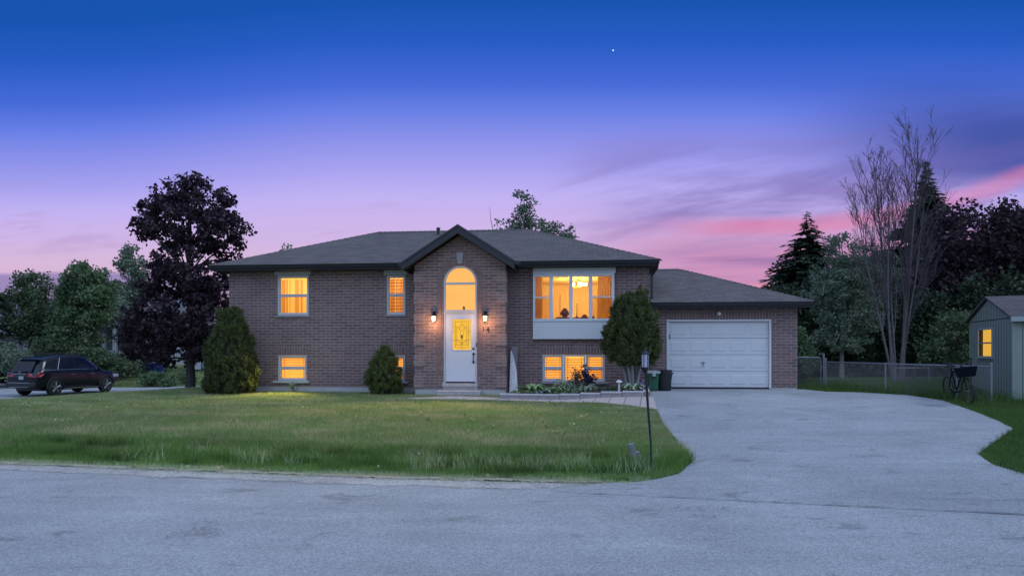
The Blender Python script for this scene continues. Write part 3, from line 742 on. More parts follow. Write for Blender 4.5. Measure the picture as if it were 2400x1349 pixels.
w1 = window(W1, style='curtain'); w2 = window(W2, style='sheer'); w3 = window(W3, style='halfblind', sill='stone'); w4 = window(W4, style='blind', sill='stone')
for o, wo in ((W1, w1), (W2, w2)):
    h = MB(); h.box(o[0]-.07, -.06, o[3]+.004, o[1]+.07, -.001, MT-.012); h.build('head_trim', mat('head_trim', (.40,.42,.41), .6, var=.08, vscale=3), wo, bevel=.006)
window_glow(w3, -7.1, .125, 1.39, 620, (-7.0, -2.4, .3))
# basement triple window under the picture window
segs = [(BWN[0],1.60), (1.602,2.27), (2.272,BWN[1])]
for i, (a0, a1) in enumerate(segs):
    window((a0, a1, BWN[2], BWN[3]), sash=(i != 1), style='blind', sill=None, screen=(i == 2), w=.055)
s = MB(); s.box(BWN[0]-.03, -.09, BWN[2]-.065, BWN[1]+.1, 0, BWN[2]-.003); s.build('window_sill', KEYST, H, bevel=.006)

# picture window (bay) with a furnished room behind
BV = -.12
for (z0, z1) in ((2.055, 2.57), (4.02, MT-.012)):
    bp = MB(); bp.box(.66, BV, z0, 3.146, -.001, z1)
    for k in range(25): uu = .70+k*.1; bp.box(uu, BV-.006, z0+.01, uu+.082, BV-.0005, z1-.01)
    bp.build('siding_panel', SIDING, H)
bt = MB(); bt.box(.645, BV-.02, 2.03, 3.161, -.001, 2.054); bt.box(.645, BV-.03, 2.571, 3.161, -.001, 2.60); bt.build('panel_trim', WHITE, H, bevel=.004)
cols = [(.672,1.195), (1.245,1.80), (1.85,2.40), (2.45,3.10)]
bfm = MB(); bz0, bz1 = 2.602, 4.018
bfm.box(.66, BV-.012, bz0, .735, -.001, bz1); bfm.box(3.07, BV-.012, bz0, 3.146, -.001, bz1)
for x in (1.22, 1.825, 2.425): bfm.box(x-.055, BV-.012, bz0, x+.055, -.001, bz1)
bfm.box(.736, BV-.006, bz1-.075, 3.069, -.001, bz1); bfm.box(.736, BV-.006, bz0, 3.069, -.001, bz0+.055)
bw_ = bfm.build('picture_window', WHITE, H, bevel=.006)
openings = [(.735,1.165), (1.275,1.77), (1.88,2.37), (2.48,3.07)]
for i, (a0, a1) in enumerate(openings):
    g = MB(); g.quad((a0,BV+.05,bz0+.05),(a1,BV+.05,bz0+.05),(a1,BV+.05,bz1-.07),(a0,BV+.05,bz1-.07)); g.build('pane', GLASS, bw_)
    if i in (0, 3):
        r = MB(); r.box(a0+.001, BV+.0, 3.29, a1-.001, BV+.06, 3.335); r.build('sash', WHITE, bw_)
        g = MB(); g.quad((a0,BV+.03,bz0+.05),(a1,BV+.03,bz0+.05),(a1,BV+.03,3.30),(a0,BV+.03,3.30)); g.build('insect_screen', SCREEN, bw_)
# the room
RM = mat('room_wall', (.80,.66,.42), .8, var=.05, vscale=1.5); RF = mat('room_floor', (.30,.17,.08), .5)
rx0, rx1, rv0, rv1, rz0, rz1 = -.05, 4.1, .165, 4.6, 1.72, 4.12
rm = MB()
rm.quad((rx0,rv1,rz0),(rx1,rv1,rz0),(rx1,rv1,rz1),(rx0,rv1,rz1)); rm.quad((rx0,rv0,rz0),(rx0,rv1,rz0),(rx0,rv1,rz1),(rx0,rv0,rz1)); rm.quad((rx1,rv0,rz0),(rx1,rv0,rz1),(rx1,rv1,rz1),(rx1,rv1,rz0))
rm.quad((rx0,rv0,rz1),(rx0,rv1,rz1),(rx1,rv1,rz1),(rx1,rv0,rz1))
rm.quad((rx0,rv0,rz0),(.70,rv0,rz0),(.70,rv0,rz1),(rx0,rv0,rz1)); rm.quad((3.10,rv0,rz0),(rx1,rv0,rz0),(rx1,rv0,rz1),(3.10,rv0,rz1)); rm.quad((.70,rv0,rz0),(3.10,rv0,rz0),(3.10,rv0,2.10),(.70,rv0,2.10))
rm.build('room_wall', RM, H)
rf = MB(); rf.quad((rx0,rv0,rz0+.003),(rx1,rv0,rz0+.003),(rx1,rv1,rz0+.003),(rx0,rv1,rz0+.003)); rf.build('room_floor', RF, H)
dw = MB(); dw.box(1.35,4.50,rz0,2.05,4.597,3.75); dw.build('room_door', mat('room_trim', (.75,.62,.40), .6), H)
def drape(u0, u1, v, z0, z1, name='curtain', folds=7, flare=.0, m=None):
    c = MB(); n = folds*6; 
    for k in range(n):
        A = []
        for q in (k/n, (k+1)/n):
            uu = u0+(u1-u0)*q; A.append((uu, v+.03*math.sin(q*folds*2*PI), uu+flare*(q-.5)))
        c.quad((A[0][2],A[0][1],z0),(A[1][2],A[1][1],z0),(A[1][0],A[1][1],z1),(A[0][0],A[0][1],z1))
    return c.build(name, m or (MATS.get('drape') or translucent_mat('drape', (.85,.60,.20), .55)), H, smooth=True)
drape(.72, .93, .12, 2.2, 4.05, flare=.02); drape(2.66, 3.1, .12, 2.2, 4.05, folds=9, flare=.10)
# chandelier (its lamp lights the room)
ch = thing('chandelier', 'glowing white bowl chandelier hanging behind the picture window', 'chandelier', (*hw(2.02, 2.45), 0), HA)
cb = MB(); cb.tube([(0,0,rz1),(0,0,3.95)], .012, 8); cb.lathe([(.06,rz1-.03),(.06,rz1-.001)], (0,0,0), 14); cb.sphere((0,0,3.9), .05, 12, 8)
for k in range(5):
    an = 2*PI*k/5; cb.tube([(0,0,3.9),(.13*math.cos(an),.13*math.sin(an),3.84),(.24*math.cos(an),.24*math.sin(an),3.88)], .012, 6)
cb.build('stem', mat('brass', (.5,.33,.1), .35, metal=.9), ch, smooth=True)
GLOBE = mat('lamp_globe', (.9,.85,.7), .4, emit=(1., .78, .42), estr=3.2)
for k in range(5):
    an = 2*PI*k/5; g = MB(); g.lathe([(.035,-.05),(.075,-.02),(.09,.05),(.085,.06),(.02,-.03)][:4], (.24*math.cos(an), .24*math.sin(an), 3.93), 14); g.build('lamp_shade', GLOBE, ch, smooth=True)
pl = bpy.data.lights.new('chandelier_lamp', 'POINT'); plo = bpy.data.objects.new('chandelier_lamp', pl); C.objects.link(plo); plo.parent = ch
pl.energy = 130; pl.color = (1., .57, .15); pl.shadow_soft_size = .2; plo.location = (0, 0, 3.66)
# furniture
UPH = mat('upholstery', (.12,.035,.018), .9, var=.4, vscale=9); WOOD = mat('dark_wood', (.10,.045,.02), .5)
def armchair(u, v, rot, label):
    t = thing('armchair', label, 'armchair', (*hw(u, v), rz0+.004), HA+rot, 'armchairs in the lit front room')
    s_ = MB(); s_.box(-.32,-.30,.22,.32,.30,.46); s_.build('seat', UPH, t, bevel=.05)
    b_ = MB(); pr = [(-.36,.30),(-.36,.95),(-.30,1.08),(-.15,1.0),(0,1.14),(.15,1.0),(.30,1.08),(.36,.95),(.36,.30)]; b_.prism(pr, .28, .42); b_.build('backrest', UPH, t, bevel=.03)
    for sx in (-1, 1):
        a_ = MB(); a_.box(sx*.38-.06,-.30,.22,sx*.38+.06,.28,.66); a_.build('armrest', UPH, t, bevel=.04)
        for y in (-.26, .36):
            l = MB(); l.tube([(sx*.30,y,.22),(sx*.32,y,.0)], [.03,.02], 8); l.build('leg', WOOD, t)
    return t
armchair(2.42, 1.55, R(150), 'dark scroll-back armchair behind the third picture window pane')
tb = thing('side_table', 'round wooden table with a vase behind the second picture window pane', 'table', (*hw(1.62, 1.3), rz0+.004), HA)
q = MB(); q.lathe([(.30,.98),(.32,1.0),(.32,1.03),(.30,1.04)], n=24); q.build('table_top', WOOD, tb, smooth=True)
q = MB(); q.lathe([(.16,.0),(.14,.03),(.05,.1),(.04,.5),(.06,.9),(.12,.978)], n=16); q.build('pedestal', WOOD, tb, smooth=True)
vs_ = thing('vase', 'dark round vase standing on the table in the front room', 'vase', (*hw(1.60, 1.3), rz0+1.046), HA)
q = MB(); q.lathe([(.06,0),(.13,.07),(.15,.14),(.10,.22),(.05,.26),(.06,.29)], n=20); q.build('vase_body', UPH, vs_, smooth=True)
fl = thing('floor_lamp', 'thin standing lamp pole in the lit front room', 'lamp', (*hw(1.98, 3.2), rz0+.004), HA)
q = MB(); q.lathe([(.14,0),(.14,.02),(.012,.03),(.012,1.55),(.02,1.6)], n=14); q.build('stand', BLACK, fl, smooth=True)

# front door group
fr = MB(); fw = .062; zr0 = AZ0+.004
fr.box(AU0+.003, EV+.03, zr0, AU0+fw, EV+.12, ASP); fr.box(AU1-fw, EV+.03, zr0, AU1-.003, EV+.12, ASP)
fr.box(AU0+fw+.001, EV+.025, 2.80, AU1-fw-.001, EV+.12, 2.90); fr.box(AU0+fw+.001, EV+.03, 3.66, AU1-fw-.001, EV+.115, 3.725)
for i in range(NA):
    t0, t1 = PI*i/NA, PI*(i+1)/NA; P = lambda r, t: (AC-r*math.cos(t), ASP+r*math.sin(t))
    fr.prism([P(AR-fw,t0), P(AR-.003,t0), P(AR-.003,t1), P(AR-fw,t1)], EV+.03, EV+.12)
fo = fr.build('door_frame', GREYTRIM, H)
ar = MB(); ri = AR-fw+.002
ar.add([(AC, EV+.075, 3.725)]+[(AC-ri*math.cos(PI*i/NA), EV+.075, ASP+ri*math.sin(PI*i/NA)) for i in range(NA+1)]+[(AC+ri,EV+.075,3.725),(AC-ri,EV+.075,3.725)], [tuple([0]+list(range(1, NA+2))[::-1]+[NA+3]), (0, NA+2, NA+1)] if False else [tuple(list(range(1, NA+2))+[NA+2, NA+3])])
ar.build('pane', GLASS, fo, recalc=False)
g = MB(); g.quad((AU0+fw,EV+.075,2.90),(AU1-fw,EV+.075,2.90),(AU1-fw,EV+.075,3.66),(AU0+fw,EV+.075,3.66)); g.build('pane', GLASS, fo)
L = MB(); L.quad((AU0-.2,EV+.7,2.2),(AU1+.2,EV+.7,2.2),(AU1+.2,EV+.7,4.5),(AU0-.2,EV+.7,4.5)); L.build('lit_hall_wall', LITTOP, fo)
hx = MB()
for uu in (AU0-.2, AU1+.2): hx.quad((uu,EV+.131,2.2),(uu,EV+.7,2.2),(uu,EV+.7,4.5),(uu,EV+.131,4.5))
hx.quad((AU0-.2,EV+.131,4.5),(AU1+.2,EV+.131,4.5),(AU1+.2,EV+.7,4.5),(AU0-.2,EV+.7,4.5)); hx.quad((AU0-.2,EV+.131,2.2),(AU1+.2,EV+.131,2.2),(AU1+.2,EV+.7,2.2),(AU0-.2,EV+.7,2.2))
hx.build('hall_wall', mat('warm_plaster', (.7,.5,.25), .8), fo)
hl = MB(); hl.lathe([(.02,2.92),(.045,2.95),(.03,3.0),(.012,3.03)], (AC+.06,EV+.3,0), 10); hl.build('ornament', WOOD, fo, smooth=True)
window_glow(fo, AC, EV+.12, 3.07, 1500, (AC-.1, EV-2.6, .3))
dr = MB(); du0, du1 = AU0+fw+.004, AU1-fw-.004; gl0, gl1, gz0, gz1 = -1.715, -1.155, 1.70, 2.62
ring_ = [(du0, .745, gl0, 2.795), (gl1, .745, du1, 2.795), (gl0, .745, gl1, gz0), (gl0, gz1, gl1, 2.795)]
for x0, z0, x1, z1 in ring_: dr.box(x0, EV+.05, z0, x1, EV+.095, z1)
do = dr.build('front_door', mat('door_paint', (.60,.60,.62), .4, var=.04), H)
rg = MB(); ring(rg, gl0-.03, gl1+.03, gz0-.03, gz1+.03, .032, EV+.038, EV+.0495); rg.build('glass_trim', mat('door_paint', (.6,.6,.62), .4), do, bevel=.008)
g = MB(); g.quad((gl0,EV+.082,gz0),(gl1,EV+.082,gz0),(gl1,EV+.082,gz1),(gl0,EV+.082,gz1)); g.build('lit_glass', LITDOOR, do)
le = MB(); gc = (gl0+gl1)/2; yv = EV+.068
def came(pts, r=.006): le.tube([(gc+x, yv, z) for x, z in pts], r, 5)
for sx in (-1, 1):
    came([(sx*.20, gz0+.07), (sx*.20, gz1-.07)]); came([(sx*.15, gz0+.14), (sx*.15, gz1-.22)])
    came([(sx*.28, 2.25), (sx*.20, 2.25)]); came([(sx*.15, gz1-.22), (sx*.09, gz1-.26), (0, gz1-.14)])
    came([(sx*.09, gz1-.26), (sx*.03, gz1-.36), (sx*.05, 2.18), (sx*.015, 2.0)]); came([(0, 1.92), (sx*.08, 1.93), (sx*.13, 2.0), (sx*.17, 1.96)])
    came([(0, 1.86), (sx*.07, 1.94)])
for z in (gz0+.07, gz1-.07, gz0+.15): came([(-.2, z), (.2, z)])
came([(-.28, 1.99), (.28, 1.99)], .004); came([(0, gz0), (0, gz0+.3)], .004); came([(0, gz1-.14), (0, gz1)], .004)
le.sphere((gc, yv, 2.1), .05, 8, 6, (.7,.15,1.2)); le.build('leaded_pattern', mat('lead_came', (.22,.12,.03), .4), do)
hw_ = MB(); hu = -1.075
hw_.lathe([(.032,0),(.032,-.014),(.018,-.02)], (hu,EV+.05,1.735), 14, 'y'); hw_.build('deadbolt', DARKHW, do, smooth=True)
hw_ = MB(); hw_.lathe([(.038,0),(.038,-.014),(.02,-.03)], (hu,EV+.05,1.58), 14, 'y')
hw_.tube([(hu,EV+.045,1.56),(hu,EV+.0,1.53),(hu,EV-.005,1.40),(hu,EV+.02,1.33),(hu,EV+.045,1.32)], .012, 8); hw_.box(hu-.025,EV+.038,1.29,hu+.025,EV+.0495,1.37)
hw_.build('handle', DARKHW, do, smooth=True)
db = MB(); db.box(-.985, EV+.0, 1.80, -.955, EV+.029, 1.92); db.build('doorbell', DARKHW, H, bevel=.005)
th_ = MB(); th_.box(AU0-.02, EV-.07, .60, AU1+.02, EV+.1, AZ0-.002); th_.build('door_sill', STONE, H, bevel=.01)
sp = MB(); sp.box(AU0+.0, EV-.05, .2, AU1+.02, EV+.005, .598); sp.build('sill_riser', mat('riser_concrete', (.33,.29,.27), .9, var=.3, vscale=6), H)
# lanterns with lit glass
def lantern(u):
    root = MB(); root.box(-.045, -.012, -.02, .045, .0, .16); root.tube([(0,-.01,.10),(0,-.06,.15),(0,-.10,.14),(0,-.105,.08)], .011, 8); root.lathe([(.02,.09),(.055,.06),(.085,.02),(.08,.01)], (0,-.105,0), 10); root.lathe([(.05,-.165),(.055,-.155),(.02,-.19)], (0,-.105,0), 10)
    for k in range(4): an = PI/4+k*PI/2; root.tube([(.055*math.cos(an),-.105+.055*math.sin(an),-.16),(.075*math.cos(an),-.105+.075*math.sin(an),.015)], .006, 5)
    o = root.build('wall_lantern', DARKHW, H, smooth=True); o.location = (u, EV-.001, 2.70)
    g = MB(); g.lathe([(.042,-.15),(.062,.005)], (0,-.105,0), 12)
    gg = g.build('lantern_glass', mat('lantern_glass', (.9,.7,.5), .4, emit=(1., .66, .30), estr=5.), o, smooth=True)
    l = bpy.data.lights.new('lantern_lamp', 'POINT'); lo = bpy.data.objects.new('lantern_lamp', l); C.objects.link(lo); lo.parent = o
    l.energy = 15; l.color = (1., .52, .26); l.shadow_soft_size = .06; lo.location = (0, -.30, -.22)
lantern(-2.262); lantern(-.703)
for k, chx in enumerate('14'):
    cu = bpy.data.curves.new('house_number', 'FONT'); cu.body = chx; cu.size = .21; cu.extrude = .008; cu.align_x = 'CENTER'
    o = bpy.data.objects.new('house_number', cu); C.objects.link(o); o.parent = H; o.rotation_euler = (PI/2, 0, 0); o.location = (-.765+k*.13, EV-.012, 2.26-k*.03)
    cu.materials.append(DARKHW); bpy.context.view_layer.update()
    me = bpy.data.meshes.new_from_object(o.evaluated_get(bpy.context.evaluated_depsgraph_get())); me.name = 'house_number'
    n_ = bpy.data.objects.new('house_number_mesh', me); C.objects.link(n_); n_.parent = H; n_.rotation_euler = o.rotation_euler; n_.location = o.location
    bpy.data.objects.remove(o); n_.name = 'house_number'

# stone step in front of the door
st = thing('stone_step', 'rough split-face stone step below the front door', 'step', (*hw(-1.46, -1.12), 0), HA)
m = MB(); rr = random.Random(3); n = 26
for k in range(n):
    x0, x1 = -.64+k*1.28/n, -.64+(k+1)*1.28/n
    for j in range(3):
        z0, z1 = .27+j*.062, .27+(j+1)*.062; m.box(x0, -.18-rr.uniform(0,.035), z0, x1, .18, z1)
m.build('rock_face', STONE, st)
m = MB(); m.box(-.65, -.19, .457, .65, .235, .49); m.build('tread', STONE, st, bevel=.012)

# ------------------------------------------------------------------ planter bed
bed = [(-.30,19.02),(3.52,18.16),(3.86,19.1),(4.05,20.35),(.05,20.95),(-.22,20.0)]
soil = MB(); soil.add([(x, y, hz(x, y)+.10) for x, y in [(-.2,19.1),(3.48,18.28),(3.75,19.1),(3.9,20.7),(.0,21.1)]], [(0,1,2,3,4)])
tag(soil.build('bed_soil', mat('soil', (.06,.045,.035), 1., var=.5, vscale=9, bump=1., bscale=14)), kind='structure')
ed = thing('planter_edging', 'low weathered stone edging around the flower bed', 'edging', (0, 0, 0))
def edge_run(p0, p1, name):
    p0, p1 = Vector((*p0, 0)), Vector((*p1, 0)); L = (p1-p0).length; dr_ = (p1-p0)/L; ang = math.atan2(dr_.y, dr_.x); n = max(1, round(L/.55)); m = MB(); c = MB(); rr = random.Random(int(L*100))
    for k in range(n):
        mid = p0+dr_*(k+.5)*L/n; z = hz(mid.x, mid.y)
        m.obox((mid.x, mid.y, z+.03), (L/n-.006, .15, .17), Matrix.Rotation(ang, 3, 'Z'))
        c.obox((mid.x+rr.uniform(-.006,.006), mid.y+rr.uniform(-.006,.006), z+.117+.05/2), (L/n-.008, .18, .05), Matrix.Rotation(ang+rr.uniform(-.006,.006), 3, 'Z'))
    m.build('edging_block', mat('edge_stone', (.30,.26,.25), .95, var=.4, vscale=7, bump=.8, bscale=22), ed, bevel=.012)
    c.build('edging_cap', mat('cap_stone', (.44,.41,.41), .9, var=.3, vscale=8, bump=.6, bscale=30), ed, bevel=.012)
edge_run((-.34,19.04), (3.50,18.16), 'f'); edge_run((3.60,18.27), (3.92,20.2), 's')

# ------------------------------------------------------------------ foliage builders
def unit(rs, n):
    v = rs.normal(size=(n, 3)); return v/np.linalg.norm(v, axis=1, keepdims=True)
def leaf_quads(P, D, Nn, L, Wd):
    """diamond leaves at P pointing along D in the plane across Nn"""
    Sd = np.cross(D, Nn); Sd /= np.linalg.norm(Sd, axis=1, keepdims=True)+1e-9
    L = L[:,None]; Wd = Wd[:,None]
    V = np.stack([P, P+D*L*.45+Sd*Wd*.5, P+D*L, P+D*L*.45-Sd*Wd*.5], 1)
    return V.reshape(-1, 3), np.arange(len(P)*4).reshape(-1, 4)
def leaves_at(rs, centers, rad, per, size, up=.3, flat=1.):
    n = len(centers)*per
    c = np.repeat(centers, per, 0); r = np.repeat(rad, per)[:,None]
    off = unit(rs, n)*(rs.uniform(0, 1, n)[:,None]**.45)*r; off[:,2] *= flat
    P = c+off; D = unit(rs, n)+off/(r+1e-6)*.5; D[:,2] -= .25; D /= np.linalg.norm(D, axis=1, keepdims=True)
    Nn = unit(rs, n)+np.array([0,0,up]); L = size*rs.uniform(.65, 1.35, n)
    return leaf_quads(P, D, Nn, L, L*rs.uniform(.6, .9, n))
BARK = mat('bark', (.13,.105,.09), .95, var=.4, vscale=6, bump=.9, bscale=18)
GREYBARK = mat('grey_bark', (.23,.21,.205), .95, var=.35, vscale=5, bump=.6, bscale=20)
DARKBARK = mat('dark_bark', (.06,.05,.048), .95, var=.4, vscale=6, bump=.9, bscale=18)
def limb(m, p0, p1, r0, r1, rr, sag=.0, n=5, sides=6):
    p0, p1 = Vector(p0), Vector(p1); L = (p1-p0).length; pts = []
    o = Vector((rr.uniform(-1,1), rr.uniform(-1,1), rr.uniform(-.3,1)))*L*.10
    for k in range(n+1):
        q = k/n; pts.append(p0.lerp(p1, q)+o*math.sin(PI*q)+Vector((0,0,-sag*q*q)))
    m.tube(pts, [r0+(r1-r0)*k/n for k in range(n+1)], sides)
def broadleaf(name, label, cat, x, y, ell, leafmat, nclump, per, lsize, seed, trunk=(.15, 1.5), bark=None, crad=(.35,.6), group=None, lean=(0,0), clump_flat=.8, z=None, shell=.45):
    """ell: ellipsoids (dx,dy,zc,rx,ry,rz) above the ground at the foot; clumps of leaves fill them unevenly, limbs run to the clumps"""
    rs = np.random.RandomState(seed); rr = random.Random(seed)
    z0 = hz(x, y) if z is None else z; t = thing(name, label, cat, (x, y, z0), 0, group)
    vol = np.array([e[3]*e[4]*e[5] for e in ell]); vol = vol**.7; cnt = np.maximum(2, (nclump*vol/vol.sum()).astype(int)); cs = []
    for e, c in zip(ell, cnt):
        u = unit(rs, c)*(shell+(1-shell)*rs.uniform(0, 1, c)[:,None]**.6); cs.append(u*np.array(e[3:6])+np.array(e[:3]))
    cs = np.concatenate(cs); cs = cs[cs[:,2] > .15]; rad = rs.uniform(crad[0], crad[1], len(cs))
    V, Fc = leaves_at(rs, cs, rad, per, lsize, flat=clump_flat)
    np_obj('crown', V, Fc, leafmat, t)
    tr, th_ = trunk
    m = MB(); zt_ = max(e[2]+e[5]*.5 for e in ell); top_ = Vector((lean[0], lean[1], zt_)); n = 8; ax = []
    for k in range(n+1):
        q = k/n; ax.append(Vector((lean[0]*q+rr.uniform(-1,1)*.05*zt_*q*.3, lean[1]*q+rr.uniform(-1,1)*.05*zt_*q*.3, zt_*q-.1*(k == 0))))
    m.tube(ax, [tr*(1.25 if k == 0 else 1)*(1-.85*k/n) for k in range(n+1)], 9)
    for c in cs[rs.permutation(len(cs))[:min(len(cs), 46)]]:
        zb = max(th_, min(zt_*.92, c[2]*.72)); q = zb/zt_; k = min(n-1, int(q*n)); b0 = ax[k].lerp(ax[k+1], q*n-k)
        limb(m, b0, c, max(.012, tr*.38*(1-q*.7)), .008, rr, 0, 4, 5)
    m.build('trunk', bark or BARK, t, smooth=True)
    return t

PURPLE = foliage_mat('purple_leaf', (.016,.009,.012), (.095,.058,.074), .25, .55, .8, (.045,.024,.036), .2)
PURPLE_B = foliage_mat('purple_leaf_dark', (.014,.009,.012), (.085,.056,.066), .22, .6, .7, (.05,.032,.042), .15)
GREENL = foliage_mat('maple_leaf', (.045,.08,.036), (.20,.27,.145), .4, .6, .55, (.16,.25,.09))
GREYGR = foliage_mat('grey_green_leaf', (.06,.09,.055), (.27,.33,.23), .35, .6, .6, (.2,.25,.16))
DULLGR = foliage_mat('dull_leaf', (.035,.06,.028), (.15,.20,.10), .35, .6, .6, (.12,.17,.075))
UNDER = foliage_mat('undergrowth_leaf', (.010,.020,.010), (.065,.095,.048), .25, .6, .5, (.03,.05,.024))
SPRUCE = foliage_mat('spruce_needle', (.014,.026,.017), (.085,.12,.075), .2, .7, .7, (.03,.05,.034))
PINE = foliage_mat('pine_needle', (.08,.115,.075), (.32,.39,.27), .3, .7, .6, (.075,.11,.07))
CEDAR = foliage_mat('cedar_leaf', (.04,.06,.016), (.25,.27,.085), .3, .7, 2.2, (.10,.125,.034))
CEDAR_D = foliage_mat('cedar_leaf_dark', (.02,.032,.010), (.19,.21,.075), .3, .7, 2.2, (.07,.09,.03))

# purple maple at the left corner of the lawn
broadleaf('purple_maple', 'tall dark purple-leaved maple left of the house', 'tree', -12.72, 27.0,
    [(0,0,6.7,2.0,1.8,1.55),(.35,.1,7.5,1.3,1.2,.9),(1.2,.1,6.2,1.0,1.0,1.0),(-1.0,0,6.15,1.05,1.0,.75),(.1,0,4.7,1.65,1.6,1.3),(-.9,.1,4.3,1.1,1.2,.9),(1.0,0,3.6,1.0,1.2,.9),(-.25,0,2.9,2.25,2.0,1.25),(-1.5,0,2.3,1.25,1.2,.95),(.7,0,2.0,1.6,1.5,.85),(-.4,0,1.45,1.7,1.4,.5),(-2.35,0,2.2,.5,.5,.4),(-2.0,0,6.15,.5,.5,.22),(1.9,0,6.3,.4,.4,.3),(-1.35,0,7.35,.45,.4,.25)],
    PURPLE, 520, 50, .15, 11, (.17, 1.2), DARKBARK, (.15,.36), shell=.5)

# evergreen shrubs against the house
def cedar(name, label, x, y, prof, seed, n, lsize, lumps=(), leafmat=None, z=None, trunks=None, squash=1.):
    """prof: (height, radius) outline of a clipped cedar; sprays stand up and out over it, two layers deep"""
    rs = np.random.RandomState(seed); z0 = hz(x, y) if z is None else z; t = thing(name, label, 'shrub', (x, y, z0))
    hh = np.array([p[0] for p in prof]); rd = np.array([p[1] for p in prof])
    zz = np.linspace(hh[0], hh[-1], 200); cdf = np.cumsum(np.interp(zz, hh, rd)+.03); cdf /= cdf[-1]
    nc = n//58; Zc = np.interp(rs.uniform(0, 1, nc), cdf, zz); Ac = rs.uniform(0, 2*PI, nc)
    lump = np.array([mnoise.noise(Vector((math.cos(a)*1.5, math.sin(a)*1.5, z_*1.7+seed))) for a, z_ in zip(Ac, Zc)])
    rc_ = np.interp(Zc, hh, rd)*(1+.24*lump)*rs.uniform(.80, 1.06, nc)
    Cc = np.stack([np.cos(Ac)*rc_, np.sin(Ac)*rc_*squash, Zc], -1); oc_ = np.stack([np.cos(Ac), np.sin(Ac), np.zeros(nc)], -1)
    for (lx, ly, lz, lr, cnt) in lumps:
        k = max(6, cnt//58); u = unit(rs, k); Cc = np.concatenate([Cc, u*lr*rs.uniform(.6, 1, k)[:,None]*np.array([1,1,1.25])+np.array([lx, ly, lz])]); oc_ = np.concatenate([oc_, u])
    per = 58; sz = np.repeat(rs.uniform(.6, 1.25, len(Cc)), per)[:,None]
    P = np.repeat(Cc, per, 0)+rs.normal(size=(len(Cc)*per, 3))*np.array([.046,.046,.062])*sz*(lsize/.09); out = np.repeat(oc_, per, 0)
    D = out*.55+np.array([0,0,.9])+unit(rs, len(P))*.7; D /= np.linalg.norm(D, axis=1, keepdims=True)
    Nn = out+unit(rs, len(P))*.9; L = lsize*rs.uniform(.6, 1.4, len(P))
    V, Fc = leaf_quads(P, D, Nn, L, L*.36)
    np_obj('foliage', V, Fc, leafmat or CEDAR, t)
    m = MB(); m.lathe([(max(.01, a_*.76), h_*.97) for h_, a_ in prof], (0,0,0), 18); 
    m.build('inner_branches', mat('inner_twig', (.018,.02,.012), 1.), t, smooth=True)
    return t
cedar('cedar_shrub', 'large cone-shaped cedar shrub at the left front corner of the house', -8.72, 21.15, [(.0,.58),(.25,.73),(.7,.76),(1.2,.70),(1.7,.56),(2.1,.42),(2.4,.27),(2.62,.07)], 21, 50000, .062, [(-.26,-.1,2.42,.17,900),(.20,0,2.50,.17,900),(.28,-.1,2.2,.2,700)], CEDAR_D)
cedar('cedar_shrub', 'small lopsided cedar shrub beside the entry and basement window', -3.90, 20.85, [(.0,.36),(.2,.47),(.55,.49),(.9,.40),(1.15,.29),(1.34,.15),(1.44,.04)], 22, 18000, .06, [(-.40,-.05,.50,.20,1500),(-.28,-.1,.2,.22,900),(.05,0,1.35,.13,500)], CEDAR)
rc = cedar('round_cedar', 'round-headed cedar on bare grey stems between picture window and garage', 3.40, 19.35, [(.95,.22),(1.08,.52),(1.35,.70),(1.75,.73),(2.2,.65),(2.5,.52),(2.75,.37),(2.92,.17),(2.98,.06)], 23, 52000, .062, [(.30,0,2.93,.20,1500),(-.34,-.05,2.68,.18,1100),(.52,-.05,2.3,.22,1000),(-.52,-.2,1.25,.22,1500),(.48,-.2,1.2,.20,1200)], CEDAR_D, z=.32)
rr = random.Random(7); m = MB()
for k in range(9):
    an = k*2.4; x0, y0 = .13*math.cos(an), .10*math.sin(an); x1, y1 = .42*math.cos(an)+rr.uniform(-.1,.1), .3*math.sin(an)
    m.tube([(x0,y0,-.1),(x0*1.1+rr.uniform(-.03,.03),y0,.35),(x0*1.5+rr.uniform(-.03,.03),y0*1.4,.75),(x1,y1,1.35)], [.05,.042,.038,.02], 7)
m.build('stem', GREYBARK, rc, smooth=True)

